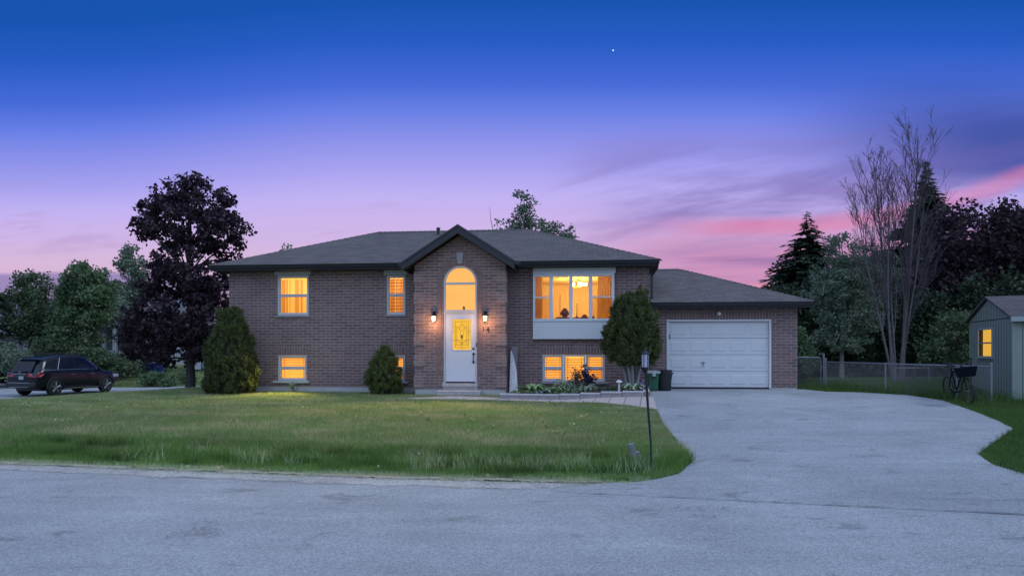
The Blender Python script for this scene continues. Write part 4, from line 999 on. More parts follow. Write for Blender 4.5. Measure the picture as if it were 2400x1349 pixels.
# conifers
def spruce(name, label, x, y, h, rb, seed, leafmat, zlow=.4, whorl=.28, per=9, spray=(.30,.07), droop=.35, trunk_r=.14, bark=None, group=None, density=1., taper=.9, z=None):
    rs = np.random.RandomState(seed); rr = random.Random(seed); z0 = hz(x, y) if z is None else z; t = thing(name, label, 'tree', (x, y, z0), 0, group)
    m = MB(); m.tube([(0,0,-.1),(0,0,h*.5),(rr.uniform(-.1,.1),0,h)], [trunk_r,trunk_r*.55,.012], 8)
    P, D, Nn, LL = [], [], [], []; zz = zlow
    while zz < h-.05:
        q = (h-zz)/(h-zlow); R_ = rb*(q**taper)*min(1, (q*3.2)**.6)
        for k in range(max(3, int(per*(.45+.55*q)*density))):
            an = rr.uniform(0, 2*PI); L = R_*rr.choice([1.,1.,.9,.75,1.12])*rr.uniform(.72, 1.08)+.08; up = rr.uniform(-.05,.35)
            dx, dy = math.cos(an), math.sin(an); zs = zz+rr.uniform(-.1,.1); ns = max(3, int(L/.085))
            bp_ = []
            for j in range(ns+1):
                s_ = j/ns; bp_.append((dx*L*s_, dy*L*s_, zs+L*(up*s_-droop*s_*s_*1.25+.12*s_**4)))
            if L > .35: m.tube([bp_[0], bp_[ns//2], bp_[-1]], [.022*L+.006,.012,.004], 4, caps=False)
            for j in range(1, ns+1):
                for side in (-1, 1, 0):
                    sw = rr.uniform(.45, 1.0)*side; a2 = an+sw; dz = rr.uniform(-.55,-.02)
                    P.append(bp_[j]); D.append((math.cos(a2), math.sin(a2), dz)); Nn.append((rr.uniform(-.5,.5), rr.uniform(-.5,.5), 1.)); LL.append(spray[0]*min(1, .25+q*3.5)*rr.uniform(.6,1.25)*(.55+.45*(1-j/ns) if j < ns else .7))
        zz += whorl*rr.uniform(.75, 1.25)*(.55+.45*q)
    P = np.array(P); D = np.array(D); D /= np.linalg.norm(D, axis=1, keepdims=True); Nn = np.array(Nn); LL = np.array(LL)
    V, Fc = leaf_quads(P, D, Nn, LL, LL*(spray[1]/spray[0])*rs.uniform(.8, 1.5, len(P)))
    np_obj('needles', V, Fc, leafmat, t)
    m.build('trunk', bark or DARKBARK, t, smooth=True)
    return t
spruce('spruce_tree', 'dark drooping spruce just right of the garage roof', 14.75, 34, 8.35, 3.7, 31, SPRUCE, .3, .25, 20, (.46,.15), .34, .16, taper=.70)
spruce('spruce_tree', 'tallest dark spruce behind the bare tree', 24.3, 40, 13.0, 4.8, 32, SPRUCE, .5, .26, 22, (.6,.19), .30, .2, taper=.92)
broadleaf('pine_tree', 'soft grey-green pine behind the chain-link gate', 'tree', 12.65, 26.2, [(0,0,5.0,.65,.6,.7),(.25,0,4.2,1.05,.9,.8),(-.2,0,3.4,1.25,1.1,.9),(.2,0,2.5,1.35,1.1,.8),(-.1,0,1.6,1.1,1.0,.5)], PINE, 330, 60, .085, 33, (.085, 1.0), GREYBARK, (.16,.34), shell=.3, clump_flat=.6)
broadleaf('pale_tree', 'pale grey-green fine-leaved tree half hidden behind the bare tree', 'tree', 17.6, 33.5, [(0,0,5.6,1.1,1,1.0),(.4,0,4.4,1.7,1.4,1.3),(-.6,0,3.6,1.6,1.4,1.3),(1.6,0,4.6,.9,.9,.7),(0,0,2.2,1.8,1.5,1.2)], PINE, 330, 56, .11, 34, (.12, 1.0), GREYBARK, (.22,.42), shell=.3)
spruce('spruce_tree', 'dark spruce cut off by the left picture edge', -29.9, 39.5, 6.6, 2.2, 35, SPRUCE, .3, .32, 11, (.36,.10), .3, .12)

# bare many-stemmed tree
def bare_tree():
    rr = random.Random(44); x, y = 13.75, 24.3; t = thing('bare_tree', 'tall leafless many-stemmed tree behind the fence', 'tree', (x, y, hz(x, y)))
    m = MB(); tw = MB()
    def grow(p, d, L, r, depth):
        n = 5; pts = [p]; dd = d.copy()
        for k in range(n):
            dd = (dd+Vector((rr.uniform(-.05,.05), rr.uniform(-.05,.05), rr.uniform(.0,.06)))).normalized(); pts.append(pts[-1]+dd*L/n)
        r1 = max(.0045, r*(.42 if depth else .22)); (m if r > .018 else tw).tube(pts, [r+(r1-r)*k/n for k in range(n+1)], 7 if r > .03 else 4, caps=False)
        if depth >= 3: return
        cnt = (12, 8, 5, 0)[depth]
        for k in range(cnt):
            q = rr.uniform(.22, .96) if depth == 0 else rr.uniform(.15, .98); i = min(n-1, int(q*n)); b0 = pts[i].lerp(pts[i+1], q*n-i); base = (pts[i+1]-pts[i]).normalized()
            side = base.orthogonal().normalized(); side.rotate(Matrix.Rotation(rr.uniform(0, 2*PI), 3, base))
            nd = (base+side*(rr.uniform(.16,.38) if depth == 0 else rr.uniform(.35,.7))+Vector((0,0,.12))).normalized()
            lf = (rr.uniform(.34,.62)*(1.1-.75*q), rr.uniform(.20,.38), rr.uniform(.25,.45))[depth]
            rq = (r+(r1-r)*q); grow(b0, nd, L*lf, max(.0042, rq*rr.uniform(.26,.5)), depth+1)
    for (x0, tx, ty, L, r) in ((-.16,-.17,.06,7.0,.048),(-.02,-.08,.1,7.9,.056),(.08,.01,-.05,8.6,.060),(.16,.05,.05,8.3,.054),(.02,.03,.18,7.4,.045),(-.2,-.125,-.1,6.2,.038),(.14,.10,-.12,6.6,.04)):
        grow(Vector((x0, rr.uniform(-.15,.15), -.1)), Vector((tx, ty, 1)).normalized(), L, r, 0)
    m.build('trunk', mat('bare_bark', (.15,.125,.125), .95, var=.35, vscale=7), t, smooth=True); tw.build('twig', mat('bare_twig', (.085,.065,.07), .95), t)
bare_tree()

# broadleaf trees and shrubs
def BL(*a, **k): return broadleaf(*a, **k)
BL('purple_maple', 'wide dark purple maple behind the green shed', 'tree', 21.3, 31, [(0,0,6.2,2.5,2.3,2.0),(1.7,0,5.6,2.2,2,2.2),(-1.2,0,4.4,1.7,1.8,1.6),(.4,0,2.9,2.9,2.4,1.7),(-1.4,0,2.4,1.5,1.5,1.3)], PURPLE_B, 430, 52, .19, 51, (.2,1.4), DARKBARK, (.35,.6), shell=.35)
BL('green_maple', 'green tree at the right picture edge behind the purple maple', 'tree', 27.2, 35, [(0,0,6.6,2.4,2,2.2),(-1.5,0,6.7,1.4,1.3,1.2),(.6,0,4,2.4,2,2)], GREENL, 240, 50, .19, 52, (.2,2), None, (.35,.6))
BL('leafy_shrub', 'green leafy shrub left of the shed behind the fence', 'shrub', 14.6, 22.8, [(.2,0,1.6,.85,.7,.95),(.75,0,2.0,.5,.5,.55),(-.4,0,1.1,.6,.6,.7)], DULLGR, 110, 48, .10, 53, (.05,.3), None, (.18,.34), shell=.25)
BL('leafy_shrub', 'rounded green shrub peeking out beside the garage corner', 'shrub', 10.15, 24.2, [(0,0,1.55,.42,.4,.45),(.05,0,.9,.5,.5,.5)], GREENL, 50, 50, .09, 54, (.04,.3), None, (.15,.28), shell=.2)
BL('leafy_shrub', 'low bramble seen through the chain-link gate', 'shrub', 9.75, 23.0, [(0,0,.6,.6,.5,.45)], DULLGR, 32, 44, .09, 60, (.03,.2), None, (.14,.26), shell=.2)
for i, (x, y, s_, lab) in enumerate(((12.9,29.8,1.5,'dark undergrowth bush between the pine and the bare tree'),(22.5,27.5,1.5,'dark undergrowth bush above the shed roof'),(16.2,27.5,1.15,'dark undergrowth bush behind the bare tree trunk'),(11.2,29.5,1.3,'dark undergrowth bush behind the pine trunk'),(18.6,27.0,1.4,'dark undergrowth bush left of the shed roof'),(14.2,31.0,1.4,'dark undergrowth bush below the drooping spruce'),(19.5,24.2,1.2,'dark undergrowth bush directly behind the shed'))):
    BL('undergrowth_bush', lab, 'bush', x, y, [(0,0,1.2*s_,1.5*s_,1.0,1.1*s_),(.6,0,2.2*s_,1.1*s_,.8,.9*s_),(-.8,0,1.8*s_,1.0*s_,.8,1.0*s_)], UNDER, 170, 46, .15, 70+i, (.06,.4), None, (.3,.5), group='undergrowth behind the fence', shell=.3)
# left side
BL('green_maple', 'round-headed green maple behind the parked car', 'tree', -25.2, 40.5, [(.0,0,5.7,1.25,1.3,1.0),(.6,0,4.9,1.25,1.3,1.1),(-.75,0,4.6,1.0,1.2,1.1),(.0,0,3.7,1.5,1.5,.9),(-.9,0,2.4,1.3,1.4,1.0)], GREENL, 330, 50, .17, 81, (.14,1.1), None, (.28,.5), shell=.3, z=.1)
BL('open_tree', 'thin open-crowned tree left of the green maple', 'tree', -29.0, 41.0, [(-.6,0,5.7,.45,.5,.45),(.45,0,5.9,.6,.6,.4),(.2,0,5.0,1.2,1,.9),(-.9,0,4.4,1.0,1,.8),(.9,0,4.1,1.3,1.1,1),(0,0,3.0,1.9,1.5,1.0)], DULLGR, 170, 40, .17, 82, (.12,1.1), None, (.28,.48), shell=.25, z=.1)
BL('open_tree', 'grey-green tree between the open-crowned tree and the green maple', 'tree', -28.0, 46, [(0,0,4.6,1.5,1.3,1.3),(.8,0,3.7,1.4,1.3,1.1)], GREYGR, 120, 42, .17, 83, (.12,1.1), None, (.3,.5), shell=.2, z=.4)
BL('slender_tree', 'slender pale tree rising behind the purple maple', 'tree', -29.2, 52.5, [(0,0,8.6,.7,.7,.9),(.5,0,7.4,1.3,1.1,1.0),(-.7,0,7.7,.6,.6,.5),(.2,0,5.6,1.5,1.3,1.5)], GREYGR, 130, 40, .19, 84, (.12,2.5), None, (.3,.5), shell=.2, z=.45)
BL('open_tree', 'dense grey-green tree hiding the gabled house wall', 'tree', -27.6, 43.5, [(0,0,2.2,1.5,1.2,1.4),(-1.4,0,2.8,1.2,1.1,1.1)], DULLGR, 210, 46, .16, 183, (.1,.6), None, (.28,.48), shell=.25, z=.2)
BL('leafy_bush', 'tall dark bush between the car roof and the gabled house', 'bush', -26.3, 39.4, [(0,0,1.3,1.2,.9,1.1),(-.9,0,1.6,.9,.8,.9),(1.0,0,1.7,.8,.8,.9)], DULLGR, 130, 48, .13, 184, (.06,.3), None, (.22,.4), shell=.3, z=-.1)
BL('lilac_bush', 'large grey-green lilac bush behind the car at the left edge', 'bush', -28.6, 37.6, [(0,0,1.35,1.5,1.1,1.0),(1.0,0,1.1,1.0,.9,.8),(-.9,0,1.7,1.0,.9,.8)], GREYGR, 170, 50, .12, 85, (.06,.3), None, (.2,.38), shell=.3, z=.0)
BL('leafy_bush', 'dense green bush behind the car bonnet', 'bush', -23.4, 39.6, [(0,0,.9,.9,.8,.75),(.9,0,.6,.7,.7,.5),(-.9,0,1.2,.9,.8,.8)], DULLGR, 140, 48, .13, 86, (.06,.3), None, (.2,.38), shell=.3, z=-.1)
BL('leafy_bush', 'low wild bush at the kerb ahead of the car', 'bush', -20.6, 39.2, [(0,0,.45,.95,.6,.45),(.9,0,.35,.6,.5,.35)], GREENL, 70, 44, .11, 87, (.03,.1), None, (.15,.3), shell=.2)
BL('leafy_bush', 'small rounded bush alone on the far lawn', 'bush', -19.75, 41.6, [(0,0,.42,.62,.5,.4)], GREENL, 46, 44, .11, 88, (.03,.1), None, (.14,.26), shell=.2)
BL('leafy_bush', 'pale green bush below the porch railing', 'bush', -25.6, 46.5, [(0,0,.7,1.3,.9,.7),(1.3,0,.5,.9,.8,.5)], GREENL, 70, 44, .14, 89, (.04,.2), None, (.2,.36), shell=.2)
BL('crabapple_tree', 'small purple crabapple with a crooked trunk on the far lawn', 'tree', -23.9, 44.3, [(-.2,0,2.0,1.15,.9,.6),(.8,0,1.7,.8,.8,.5),(-.9,0,1.6,.6,.7,.5)], PURPLE_B, 110, 44, .12, 90, (.09,.7), DARKBARK, (.2,.36), shell=.2, lean=(.35,0))
# behind the house
BL('treetop', 'feathery green treetop rising behind the roof ridge', 'tree', .9, 44, [(-.3,0,10.6,.55,.5,1.0),(.25,0,10.2,.5,.5,1.0),(-.2,0,9.3,1.0,.9,.7),(1.1,0,8.9,.8,.8,.8),(1.9,0,8.9,.7,.7,.8),(-1.45,0,9.0,.6,.6,.6),(3.0,0,8.7,.5,.5,.9),(2.5,0,8.3,.6,.6,.6),(0,0,7.4,2.6,1.8,1.0)], GREYGR, 230, 32, .16, 91, (.16,4), None, (.22,.44), shell=.15, z=.3)
BL('treetop', 'tiny treetop just showing over the left roof slope', 'tree', -13.7, 41, [(0,0,7.35,.35,.35,.35),(0,0,6.4,.8,.8,.8)], GREYGR, 26, 34, .16, 92, (.08,3), None, (.22,.36), shell=.2, z=.3)
bs = thing('bare_sapling', 'thin bare stem leaning above the roof ridge left of the treetop', 'tree', (-.95, 42, .3))
m = MB(); m.tube([(.5,0,-.1),(.25,0,6.),(-.1,0,8.2),(-.35,0,9.3),(-.42,0,10.15)], [.06,.045,.03,.02,.008], 6); m.build('trunk', GREYBARK, bs, smooth=True)
# far woods closing the view
def woods(name, x0, x1, y, hlo, hhi, seed, n):
    rs = np.random.RandomState(seed); X = rs.uniform(x0, x1, n); top_ = np.array([hlo+(hhi-hlo)*(.5+.5*mnoise.noise(Vector((x*.22, seed, 0)))+.25*mnoise.noise(Vector((x*.8, seed, 3)))) for x in X])
    cs = np.stack([X, y+rs.uniform(-2.2, 2.2, n), .3+top_*rs.uniform(0, 1, n)**.8], -1)
    V, Fc = leaves_at(rs, cs, rs.uniform(.5, .95, n), 34, .30)
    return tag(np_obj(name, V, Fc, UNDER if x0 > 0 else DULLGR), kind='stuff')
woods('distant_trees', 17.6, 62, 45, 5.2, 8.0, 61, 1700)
woods('distant_trees', -75, -14, 70, 3.0, 5.2, 62, 800)
woods('distant_trees', -14, 10, 64, 3.5, 5., 63, 220)

# ------------------------------------------------------------------ flower bed plants
HOSTA = foliage_mat('hosta_leaf', (.12,.20,.07), (.42,.56,.26), .25, .5, 6., (.13,.2,.07)); HOSTAB = foliage_mat('blue_hosta_leaf', (.13,.18,.15), (.33,.42,.36), .25, .5, 6.)
HOSTAV = foliage_mat('variegated_leaf', (.10,.18,.08), (.60,.68,.48), .25, .5, 9.); GRASSP = foliage_mat('ribbon_grass_leaf', (.16,.24,.12), (.55,.64,.44), .3, .5, 5.)
BRONZE = foliage_mat('bronze_leaf', (.03,.022,.02), (.10,.075,.06), .25, .6, 5.); NAVY = foliage_mat('navy_flower', (.02,.02,.05), (.06,.06,.13), .2, .6, 5.)
def hosta(name, label, x, y, n, L, wdt, material, seed, rise=.55, z=None, group=None, cat='plant'):
    rr = random.Random(seed); m_v, m_f = [], []
    for k in range(n):
        an = rr.uniform(0, 2*PI); l = L*rr.uniform(.6, 1.1); up = rr.uniform(.35, 1.15)*rise; w = wdt*rr.uniform(.8, 1.2); d = Vector((math.cos(an), math.sin(an), 0)); s_ = Vector((-d.y, d.x, 0)); base = len(m_v); N_ = 6
        for j in range(N_+1):
            q = j/N_; c = d*(l*(q*.95)) + Vector((0,0,l*(1.9*up*q-1.5*up*q*q)))
            ww = w*(math.sin(PI*min(1, q*.93+.05))**.8)*.5 if q < 1 else .002; ww = max(ww, .006)
            m_v += [c+s_*ww+Vector((0,0,ww*.35)), c, c-s_*ww+Vector((0,0,ww*.35))]
            if j:
                o = base+3*j; m_f += [(o-3,o-2,o+1,o),(o-2,o-1,o+2,o+1)]
    z0 = (hz(x, y)+.11) if z is None else z
    t = np_obj(name, np.array([tuple(v) for v in m_v]), np.array(m_f), material, None, True); t.location = (x, y, z0)
    return tag(t, label, cat, group)
bp_ = lambda px, Y: ((px-1200)/1600*Y, Y)
hosta('hosta_plant', 'big green hosta at the left end of the flower bed', *bp_(1246, 19.4), 54, .50, .19, HOSTA, 1, .8)
hosta('hosta_plant', 'yellow-green low hosta at the left corner of the flower bed', *bp_(1216, 19.3), 30, .26, .09, HOSTA, 2, .8)
hosta('hosta_plant', 'blue-grey hosta between two green hostas', *bp_(1272, 19.1), 44, .30, .12, HOSTAB, 3, .7)
hosta('hosta_plant', 'narrow-leaved green hosta in the middle of the flower bed', *bp_(1299, 19.2), 60, .42, .11, HOSTA, 4, .8)
hosta('ornamental_grass', 'tall pale ribbon grass below the basement window', *bp_(1330, 19.8), 80, .62, .035, GRASSP, 5, 1.0)
hosta('ornamental_grass', 'green arching grass clump right of the basement window centre', *bp_(1374, 19.15), 80, .42, .035, GRASSP, 6, .85)
hosta('hosta_plant', 'white-edged variegated hosta at the right end of the flower bed', *bp_(1484, 18.8), 70, .42, .08, HOSTAV, 7, .7)
hosta('low_plant', 'dark creeping plant in front of the bare-stemmed cedar', *bp_(1418, 18.9), 60, .28, .05, BRONZE, 8, .5)
BL('bronze_shrub', 'wiry bronze shrub below the basement window', 'shrub', *bp_(1350, 19.7), [(0,0,.40,.26,.25,.28),(.12,0,.62,.22,.2,.16)], BRONZE, 26, 20, .05, 93, (.02,.1), None, (.1,.2), shell=.1)
BL('salvia_plant', 'dark blue spiky plant right of the bronze shrub', 'plant', *bp_(1372, 19.9), [(0,0,.65,.09,.09,.35),(.1,0,.42,.2,.2,.2)], NAVY, 26, 24, .06, 94, (.012,.1), None, (.06,.12), shell=.1)
BL('low_plant', 'yellow-green groundcover behind the stone edging', 'plant', *bp_(1322, 19.0), [(0,0,.14,.5,.2,.1)], HOSTA, 22, 30, .05, 95, (.012,.05), None, (.08,.14), shell=.1)
BL('low_plant', 'dark green groundcover near the mushroom ornament', 'plant', *bp_(1440, 18.75), [(0,0,.14,.5,.2,.1)], DULLGR, 26, 30, .055, 97, (.012,.05), None, (.08,.14), shell=.1)
BL('violet_flowers', 'small violet flowers at the right corner of the flower bed', 'flowers', *bp_(1506, 18.75), [(0,0,.2,.16,.15,.13)], foliage_mat('violet_petal', (.10,.07,.22), (.30,.22,.5), .3), 14, 20, .05, 96, (.01,.05), None, (.06,.1), shell=.1)
BL('weed', 'spindly weed below the left basement window', 'plant', *bp_(687, 21.85), [(0,0,.2,.12,.08,.16)], GRASSP, 12, 12, .06, 98, (.008,.05), None, (.05,.09), shell=.1)
mo = thing('mushroom_ornament', 'white mushroom ornament in the flower bed', 'ornament', (*bp_(1451, 18.65), hz(*bp_(1451, 18.65))+.10))
m = MB(); m.lathe([(.03,0),(.025,.22),(.03,.27)], n=12); m.build('stem', WHITE, mo, smooth=True)
m = MB(); m.lathe([(.02,.262),(.085,.272),(.09,.29),(.06,.325),(.01,.34)], n=18); m.build('cap', WHITE, mo, smooth=True)

# leaning boards by the entry
OLDW = mat('weathered_wood', (.74,.70,.69), .95, var=.4, vscale=7, bump=.8, bscale=30)
lb = MB(); pr = [(-.02,0),(.24,0),(.22,.32),(.20,.62),(.13,.98),(.05,1.22),(.01,1.30)]; lb.prism(pr, -.015, .015)
o = lb.build('driftwood_board', OLDW, None, bevel=.006); x_, y_ = hw(.0, -.58); o.location = (x_, y_, hz(x_, y_)+.08); o.rotation_euler = (R(-5), 0, HA)
tag(o, 'jagged grey driftwood board leaning beside the entry', 'board')
lb = MB(); lb.box(0,-.02,0,.19,.02,1.42); o = lb.build('plank', mat('mauve_plank', (.26,.22,.23), .9, var=.3, vscale=8), None, bevel=.004); x_, y_ = hw(.0, -.30); o.location = (x_, y_, hz(x_, y_)+.06); o.rotation_euler = (R(-6), 0, HA)
tag(o, 'straight grey plank leaning behind the driftwood board', 'plank')

# bins by the garage
def bin_(name, label, px, Y, r0, r1, h, m_, lidm=None, sq=False):
    x, y = bp_(px, Y); t = thing(name, label, 'bin', (x, y, hz(x, y)+.015), HA)
    b_ = MB()
    if sq: 
        b_.add([(-r0,-r0,0),(r0,-r0,0),(r0,r0,0),(-r0,r0,0),(-r1,-r1,h),(r1,-r1,h),(r1,r1,h),(-r1,r1,h)], [(0,3,2,1),(0,1,5,4),(1,2,6,5),(2,3,7,6),(3,0,4,7),(4,5,6,7)]); b_.build('body', m_, t, bevel=.03)
        l = MB(); l.box(-r1-.025,-r1-.025,h-.03,r1+.025,r1+.025,h+.04); l.box(-.05,-r1-.05,h-.12,.05,-r1-.026,h+.02); l.build('lid', lidm, t, bevel=.015)
        g = MB(); g.box(-.06,-r1-.06,h-.17,.06,-r1-.012,h-.125); g.build('latch', BLACK, t)
    else:
        b_.lathe([(r0*.96,0),(r0,.015),(r0*1.06,h*.45),(r1*1.03,h*.80),(r1*1.05,h*.86),(r1*.98,h*.87),(r1*.97,h*.98),(r1*1.04,h*.985),(r1*1.04,h),(r1*.95,h),(r1*.9,h*.72),(r1*.6,h*.7)], n=26); b_.build('body', m_, t, smooth=True)
        for sx in (-1, 1):
            l = MB(); l.tube([(sx*r1*.98,-.06,h*.8),(sx*r1*1.12,-.05,h*.86),(sx*r1*1.12,.05,h*.86),(sx*r1*.98,.06,h*.8)], .012, 6); l.build('handle', m_, t, smooth=True)
bin_('green_bin', 'small green bin with a white lid by the garage door', 1531, 20.05, .13, .165, .53, mat('green_plastic', (.02,.12,.06), .4), mat('pale_lid', (.5,.52,.5), .5, var=.15, vscale=10), True)
bin_('black_bin', 'black plastic tub standing between the green bin and garage door', 1558, 20.0, .18, .215, .60, mat('black_plastic', (.014,.014,.018), .45))

# lamp on a leaning pole
lp = thing('pole_lamp', 'black lantern on a thin leaning pole at the edge of the lawn', 'lamp', (2.01, 9.8, hz(2.01, 9.8)))
m = MB(); m.tube([(0,0,-.1),(-.02,0,.5),(-.06,0,1.0),(-.092,0,1.52)], [.013,.015,.018,.024], 10); m.build('pole', BLACK, lp, smooth=True)
m = MB(); m.tube([(-.03,-.012,.72),(-.03,-.03,.72)], .012, 6); m.build('clip', BLACK, lp)
tl = MB(); cx_ = -.098; tl.lathe([(.022,1.46),(.03,1.49),(.058,1.53),(.062,1.545),(.03,1.546)], (cx_,0,0), 6); tl.lathe([(.066,1.735),(.070,1.745),(.05,1.765),(.02,1.78),(.012,1.80),(.004,1.81)], (cx_,0,0), 6)
for k in range(6):
    an = k*PI/3; tl.tube([(cx_+.056*math.cos(an),.056*math.sin(an),1.54),(cx_+.056*math.cos(an),.056*math.sin(an),1.74)], .0055, 5)
tl.build('lantern_frame', BLACK, lp)
m = MB(); m.lathe([(.050,1.547),(.050,1.734)], (cx_,0,0), 6); m.build('lantern_glass', mat('ripple_glass', (.42,.42,.48), .25, var=.5, vscale=26, spec=.6), lp)

# broken stump of a post in the grass
ps = thing('broken_post', 'short broken grey post leaning in the long grass', 'post', (1.97, 10.75, hz(1.97, 10.75)), R(8)); ps.rotation_euler = (R(6), R(-17), R(-6))
m = MB(); m.box(-.075,-.05,-.12,.075,.05,.16); m.build('base_block', OLDW if False else mat('grey_post', (.21,.20,.21), .95, var=.35, vscale=12, bump=.8, bscale=30), ps, bevel=.012)
m = MB(); m.box(-.062,-.035,.161,.028,.04,.31); m.build('broken_top', mat('grey_post', (.2,.2,.2)), ps, bevel=.014)

# ------------------------------------------------------------------ fence and gate
GALV = mat('galvanised_steel', (.24,.24,.27), .5, metal=.6, var=.15, vscale=15); WIRE = mat('fence_wire', (.15,.15,.175), .45, metal=.5)
def mesh_wire(m, p0, p1, z0, z1, pitch=.07, r=.0035):
    p0, p1 = Vector((*p0, 0)), Vector((*p1, 0)); L = (p1-p0).length; d = (p1-p0)/L; hgt = z1-z0; n = int((L+hgt)/pitch)
    for sgn in (1, -1):
        for k in range(n):
            s0 = -hgt+k*pitch if sgn == 1 else k*pitch; a_, b_ = s0, s0+sgn*hgt; za, zb = z0, z1
            lo, hi = (a_, b_) if sgn == 1 else (b_, a_)
            def zat(s_): return za+(s_-a_)/(b_-a_)*(zb-za)
            lo2, hi2 = max(lo, 0), min(hi, L)
            if hi2-lo2 < .02: continue
            A = p0+d*lo2+Vector((0,0,zat(lo2))); B = p0+d*hi2+Vector((0,0,zat(hi2))); m.tube([A, B], r, 3, caps=False)
F0, F1 = (9.74, 21.2), (11.62, 16.55)
fe = thing('chain_link_fence', 'low chain-link fence running from the gate to the green shed', 'fence', (0, 0, 0))
fz = .42; ft = CAMZ-.45
m = MB(); m.tube([(*F0, ft+.02), (*F1, ft)], .020, 8); m.build('top_rail', GALV, fe, smooth=True)
m = MB(); mesh_wire(m, F0, F1, fz+.02, ft-.0); m.build('wire_mesh', WIRE, fe)
FD = Vector((F1[0]-F0[0], F1[1]-F0[1], 0))
for q, r_, e in ((0.,.03,.10),(.42,.022,.0),(.83,.02,.0),(1.,.026,.05)):
    p = Vector((*F0, 0))+FD*q; m = MB(); m.tube([(p.x,p.y,fz-.2),(p.x,p.y,ft+.015+e)], r_, 8); m.lathe([(r_*1.15,ft+.015+e),(r_*1.1,ft+.03+e),(.004,ft+.045+e)], (p.x,p.y,0), 8); m.build('post', GALV, fe, smooth=True)
bf = thing('back_fence', 'farther chain-link rail behind the fence and weeds', 'fence', (0, 0, 0))
m = MB(); m.tube([(13.0,23.2,1.07),(17.0,25.9,1.02)], .018, 6); m.build('top_rail', GALV, bf, smooth=True)
for q in (0., .5, 1.):
    m = MB(); m.tube([(13.0+4*q,23.2+2.7*q,.2),(13.0+4*q,23.2+2.7*q,1.07)], .02, 6); m.build('post', GALV, bf, smooth=True)
m = MB(); mesh_wire(m, (13.0,23.2), (17.0,25.9), .45, 1.05, .1); m.build('wire_mesh', WIRE, bf)
ga = thing('chain_link_gate', 'chain-link gate with a rounded frame beside the garage', 'gate', (0, 0, 0))
A_, B_ = Vector((8.88, 21.28, 0)), Vector((9.60, 21.22, 0)); gz, gt_ = fz+.08, CAMZ-.285
m = MB(); m.tube([(A_.x,A_.y,gz),(A_.x,A_.y,gt_),(A_.x+.0,A_.y,gt_),(B_.x-.05,B_.y,gt_),(B_.x,B_.y,gt_-.06),(B_.x,B_.y,gz),(A_.x,A_.y,gz)], .018, 8); m.build('gate_frame', GALV, ga, smooth=True)
m = MB(); mesh_wire(m, (A_.x,A_.y), (B_.x,B_.y), gz, gt_, .07); m.build('wire_mesh', WIRE, ga)
m = MB(); m.tube([(9.68,21.2,fz-.1),(9.68,21.2,gt_+.08)], .03, 10); m.lathe([(.034,gt_+.08),(.03,gt_+.1),(.004,gt_+.115)], (9.68,21.2,0), 10); m.build('gate_post', GALV, ga, smooth=True)
m = MB(); m.box(9.59,21.16,gt_-.32,9.70,21.19,gt_-.28); m.build('latch', GALV, ga)

# ------------------------------------------------------------------ shed
SA = math.atan(.34); SX, SY = 12.62, 17.2; sh = thing('garden_shed', 'small green wooden shed with a lit window', 'shed', (SX, SY, .44), -SA)
SHG = mat('shed_green', (.225,.255,.215), .8, var=.15, vscale=2.5); GROOVE = mat('shed_groove', (.03,.045,.04), .9); SHT = mat('shed_trim', (.30,.33,.31), .7)
SW, SL, SE, SP = 3.5, 3.2, 2.08, 2.66
m = MB(); wy0, wy1, wz0, wz1 = 1.50, 2.60, 1.09, 1.82    # window hole in the gable wall (the wall lies along +y)
def wq(y0, y1, z0, z1): m.quad((0,y0,z0),(0,y0,z1),(0,y1,z1),(0,y1,z0))
wq(0,wy0,-.1,SE); wq(wy1,SW,-.1,SE); wq(wy0,wy1,-.1,wz0); wq(wy0,wy1,wz1,SE)
m.quad((0,0,SE),(0,SW/2,SP),(0,SW,SE)); m.quad((0,0,-.1),(SL,0,-.1),(SL,0,SE),(0,0,SE)); m.quad((SL,0,-.1),(SL,SW,-.1),(SL,SW,SE),(SL,SW/2,SP),(SL,0,SE)); m.quad((0,SW,-.1),(0,SW,SE),(SL,SW,SE),(SL,SW,-.1))
m.build('wall', SHG, sh, recalc=False)
g = MB()
for k in range(1, 17):
    y = k*.205
    if wy0-.08 < y < wy1+.08: g.box(-.004,y-.006,-.1,.0,y+.006,wz0-.06); g.box(-.004,y-.006,wz1+.06,.0,y+.006,SE-.01)
    else: g.box(-.004,y-.006,-.1,.0,y+.006,SE-.01)
    hh_ = SE+(SP-SE)*(1-abs(y+.1-SW/2)/(SW/2))-.04
    g.box(-.018,y+.094,SE+.012,-.0135,y+.106,hh_) if hh_ > SE+.05 else None
for k in range(1, 15): g.box(k*.21-.006,-.004,-.1,k*.21+.006,.0,SE-.02)
g.box(-.006,0,SE-.009,.0,SW,SE+.009)
g.build('board_groove', GROOVE, sh)
m = MB(); m.quad((-.0135,.03,SE+.012),(-.0135,SW/2,SP-.005),(-.0135,SW-.03,SE+.012)); m.build('gable_panel', SHG, sh)
m = MB(); t_ = .05
for a0, a1 in ((-.14, SW/2), (SW/2, SW+.14)):
    za = SP-(SP-SE)*abs(a0-SW/2)/(SW/2)+.03; zb = SP-(SP-SE)*abs(a1-SW/2)/(SW/2)+.03
    m.add([(-.10,a0,za),(SL+.1,a0,za),(SL+.1,a1,zb),(-.10,a1,zb),(-.10,a0,za+t_),(SL+.1,a0,za+t_),(SL+.1,a1,zb+t_),(-.10,a1,zb+t_)], [(0,3,2,1),(4,5,6,7),(0,1,5,4),(1,2,6,5),(2,3,7,6),(3,0,4,7)])
m.build('roof', shingle_mat('shed_shingle', (.13,.105,.11), (.10,.085,.088), (.05,.045,.046), 3.2), sh)
m = MB(); m.box(-.09,-.165,SE-.10,SL+.1,-.142,SE+.02); m.build('fascia', SHT, sh)
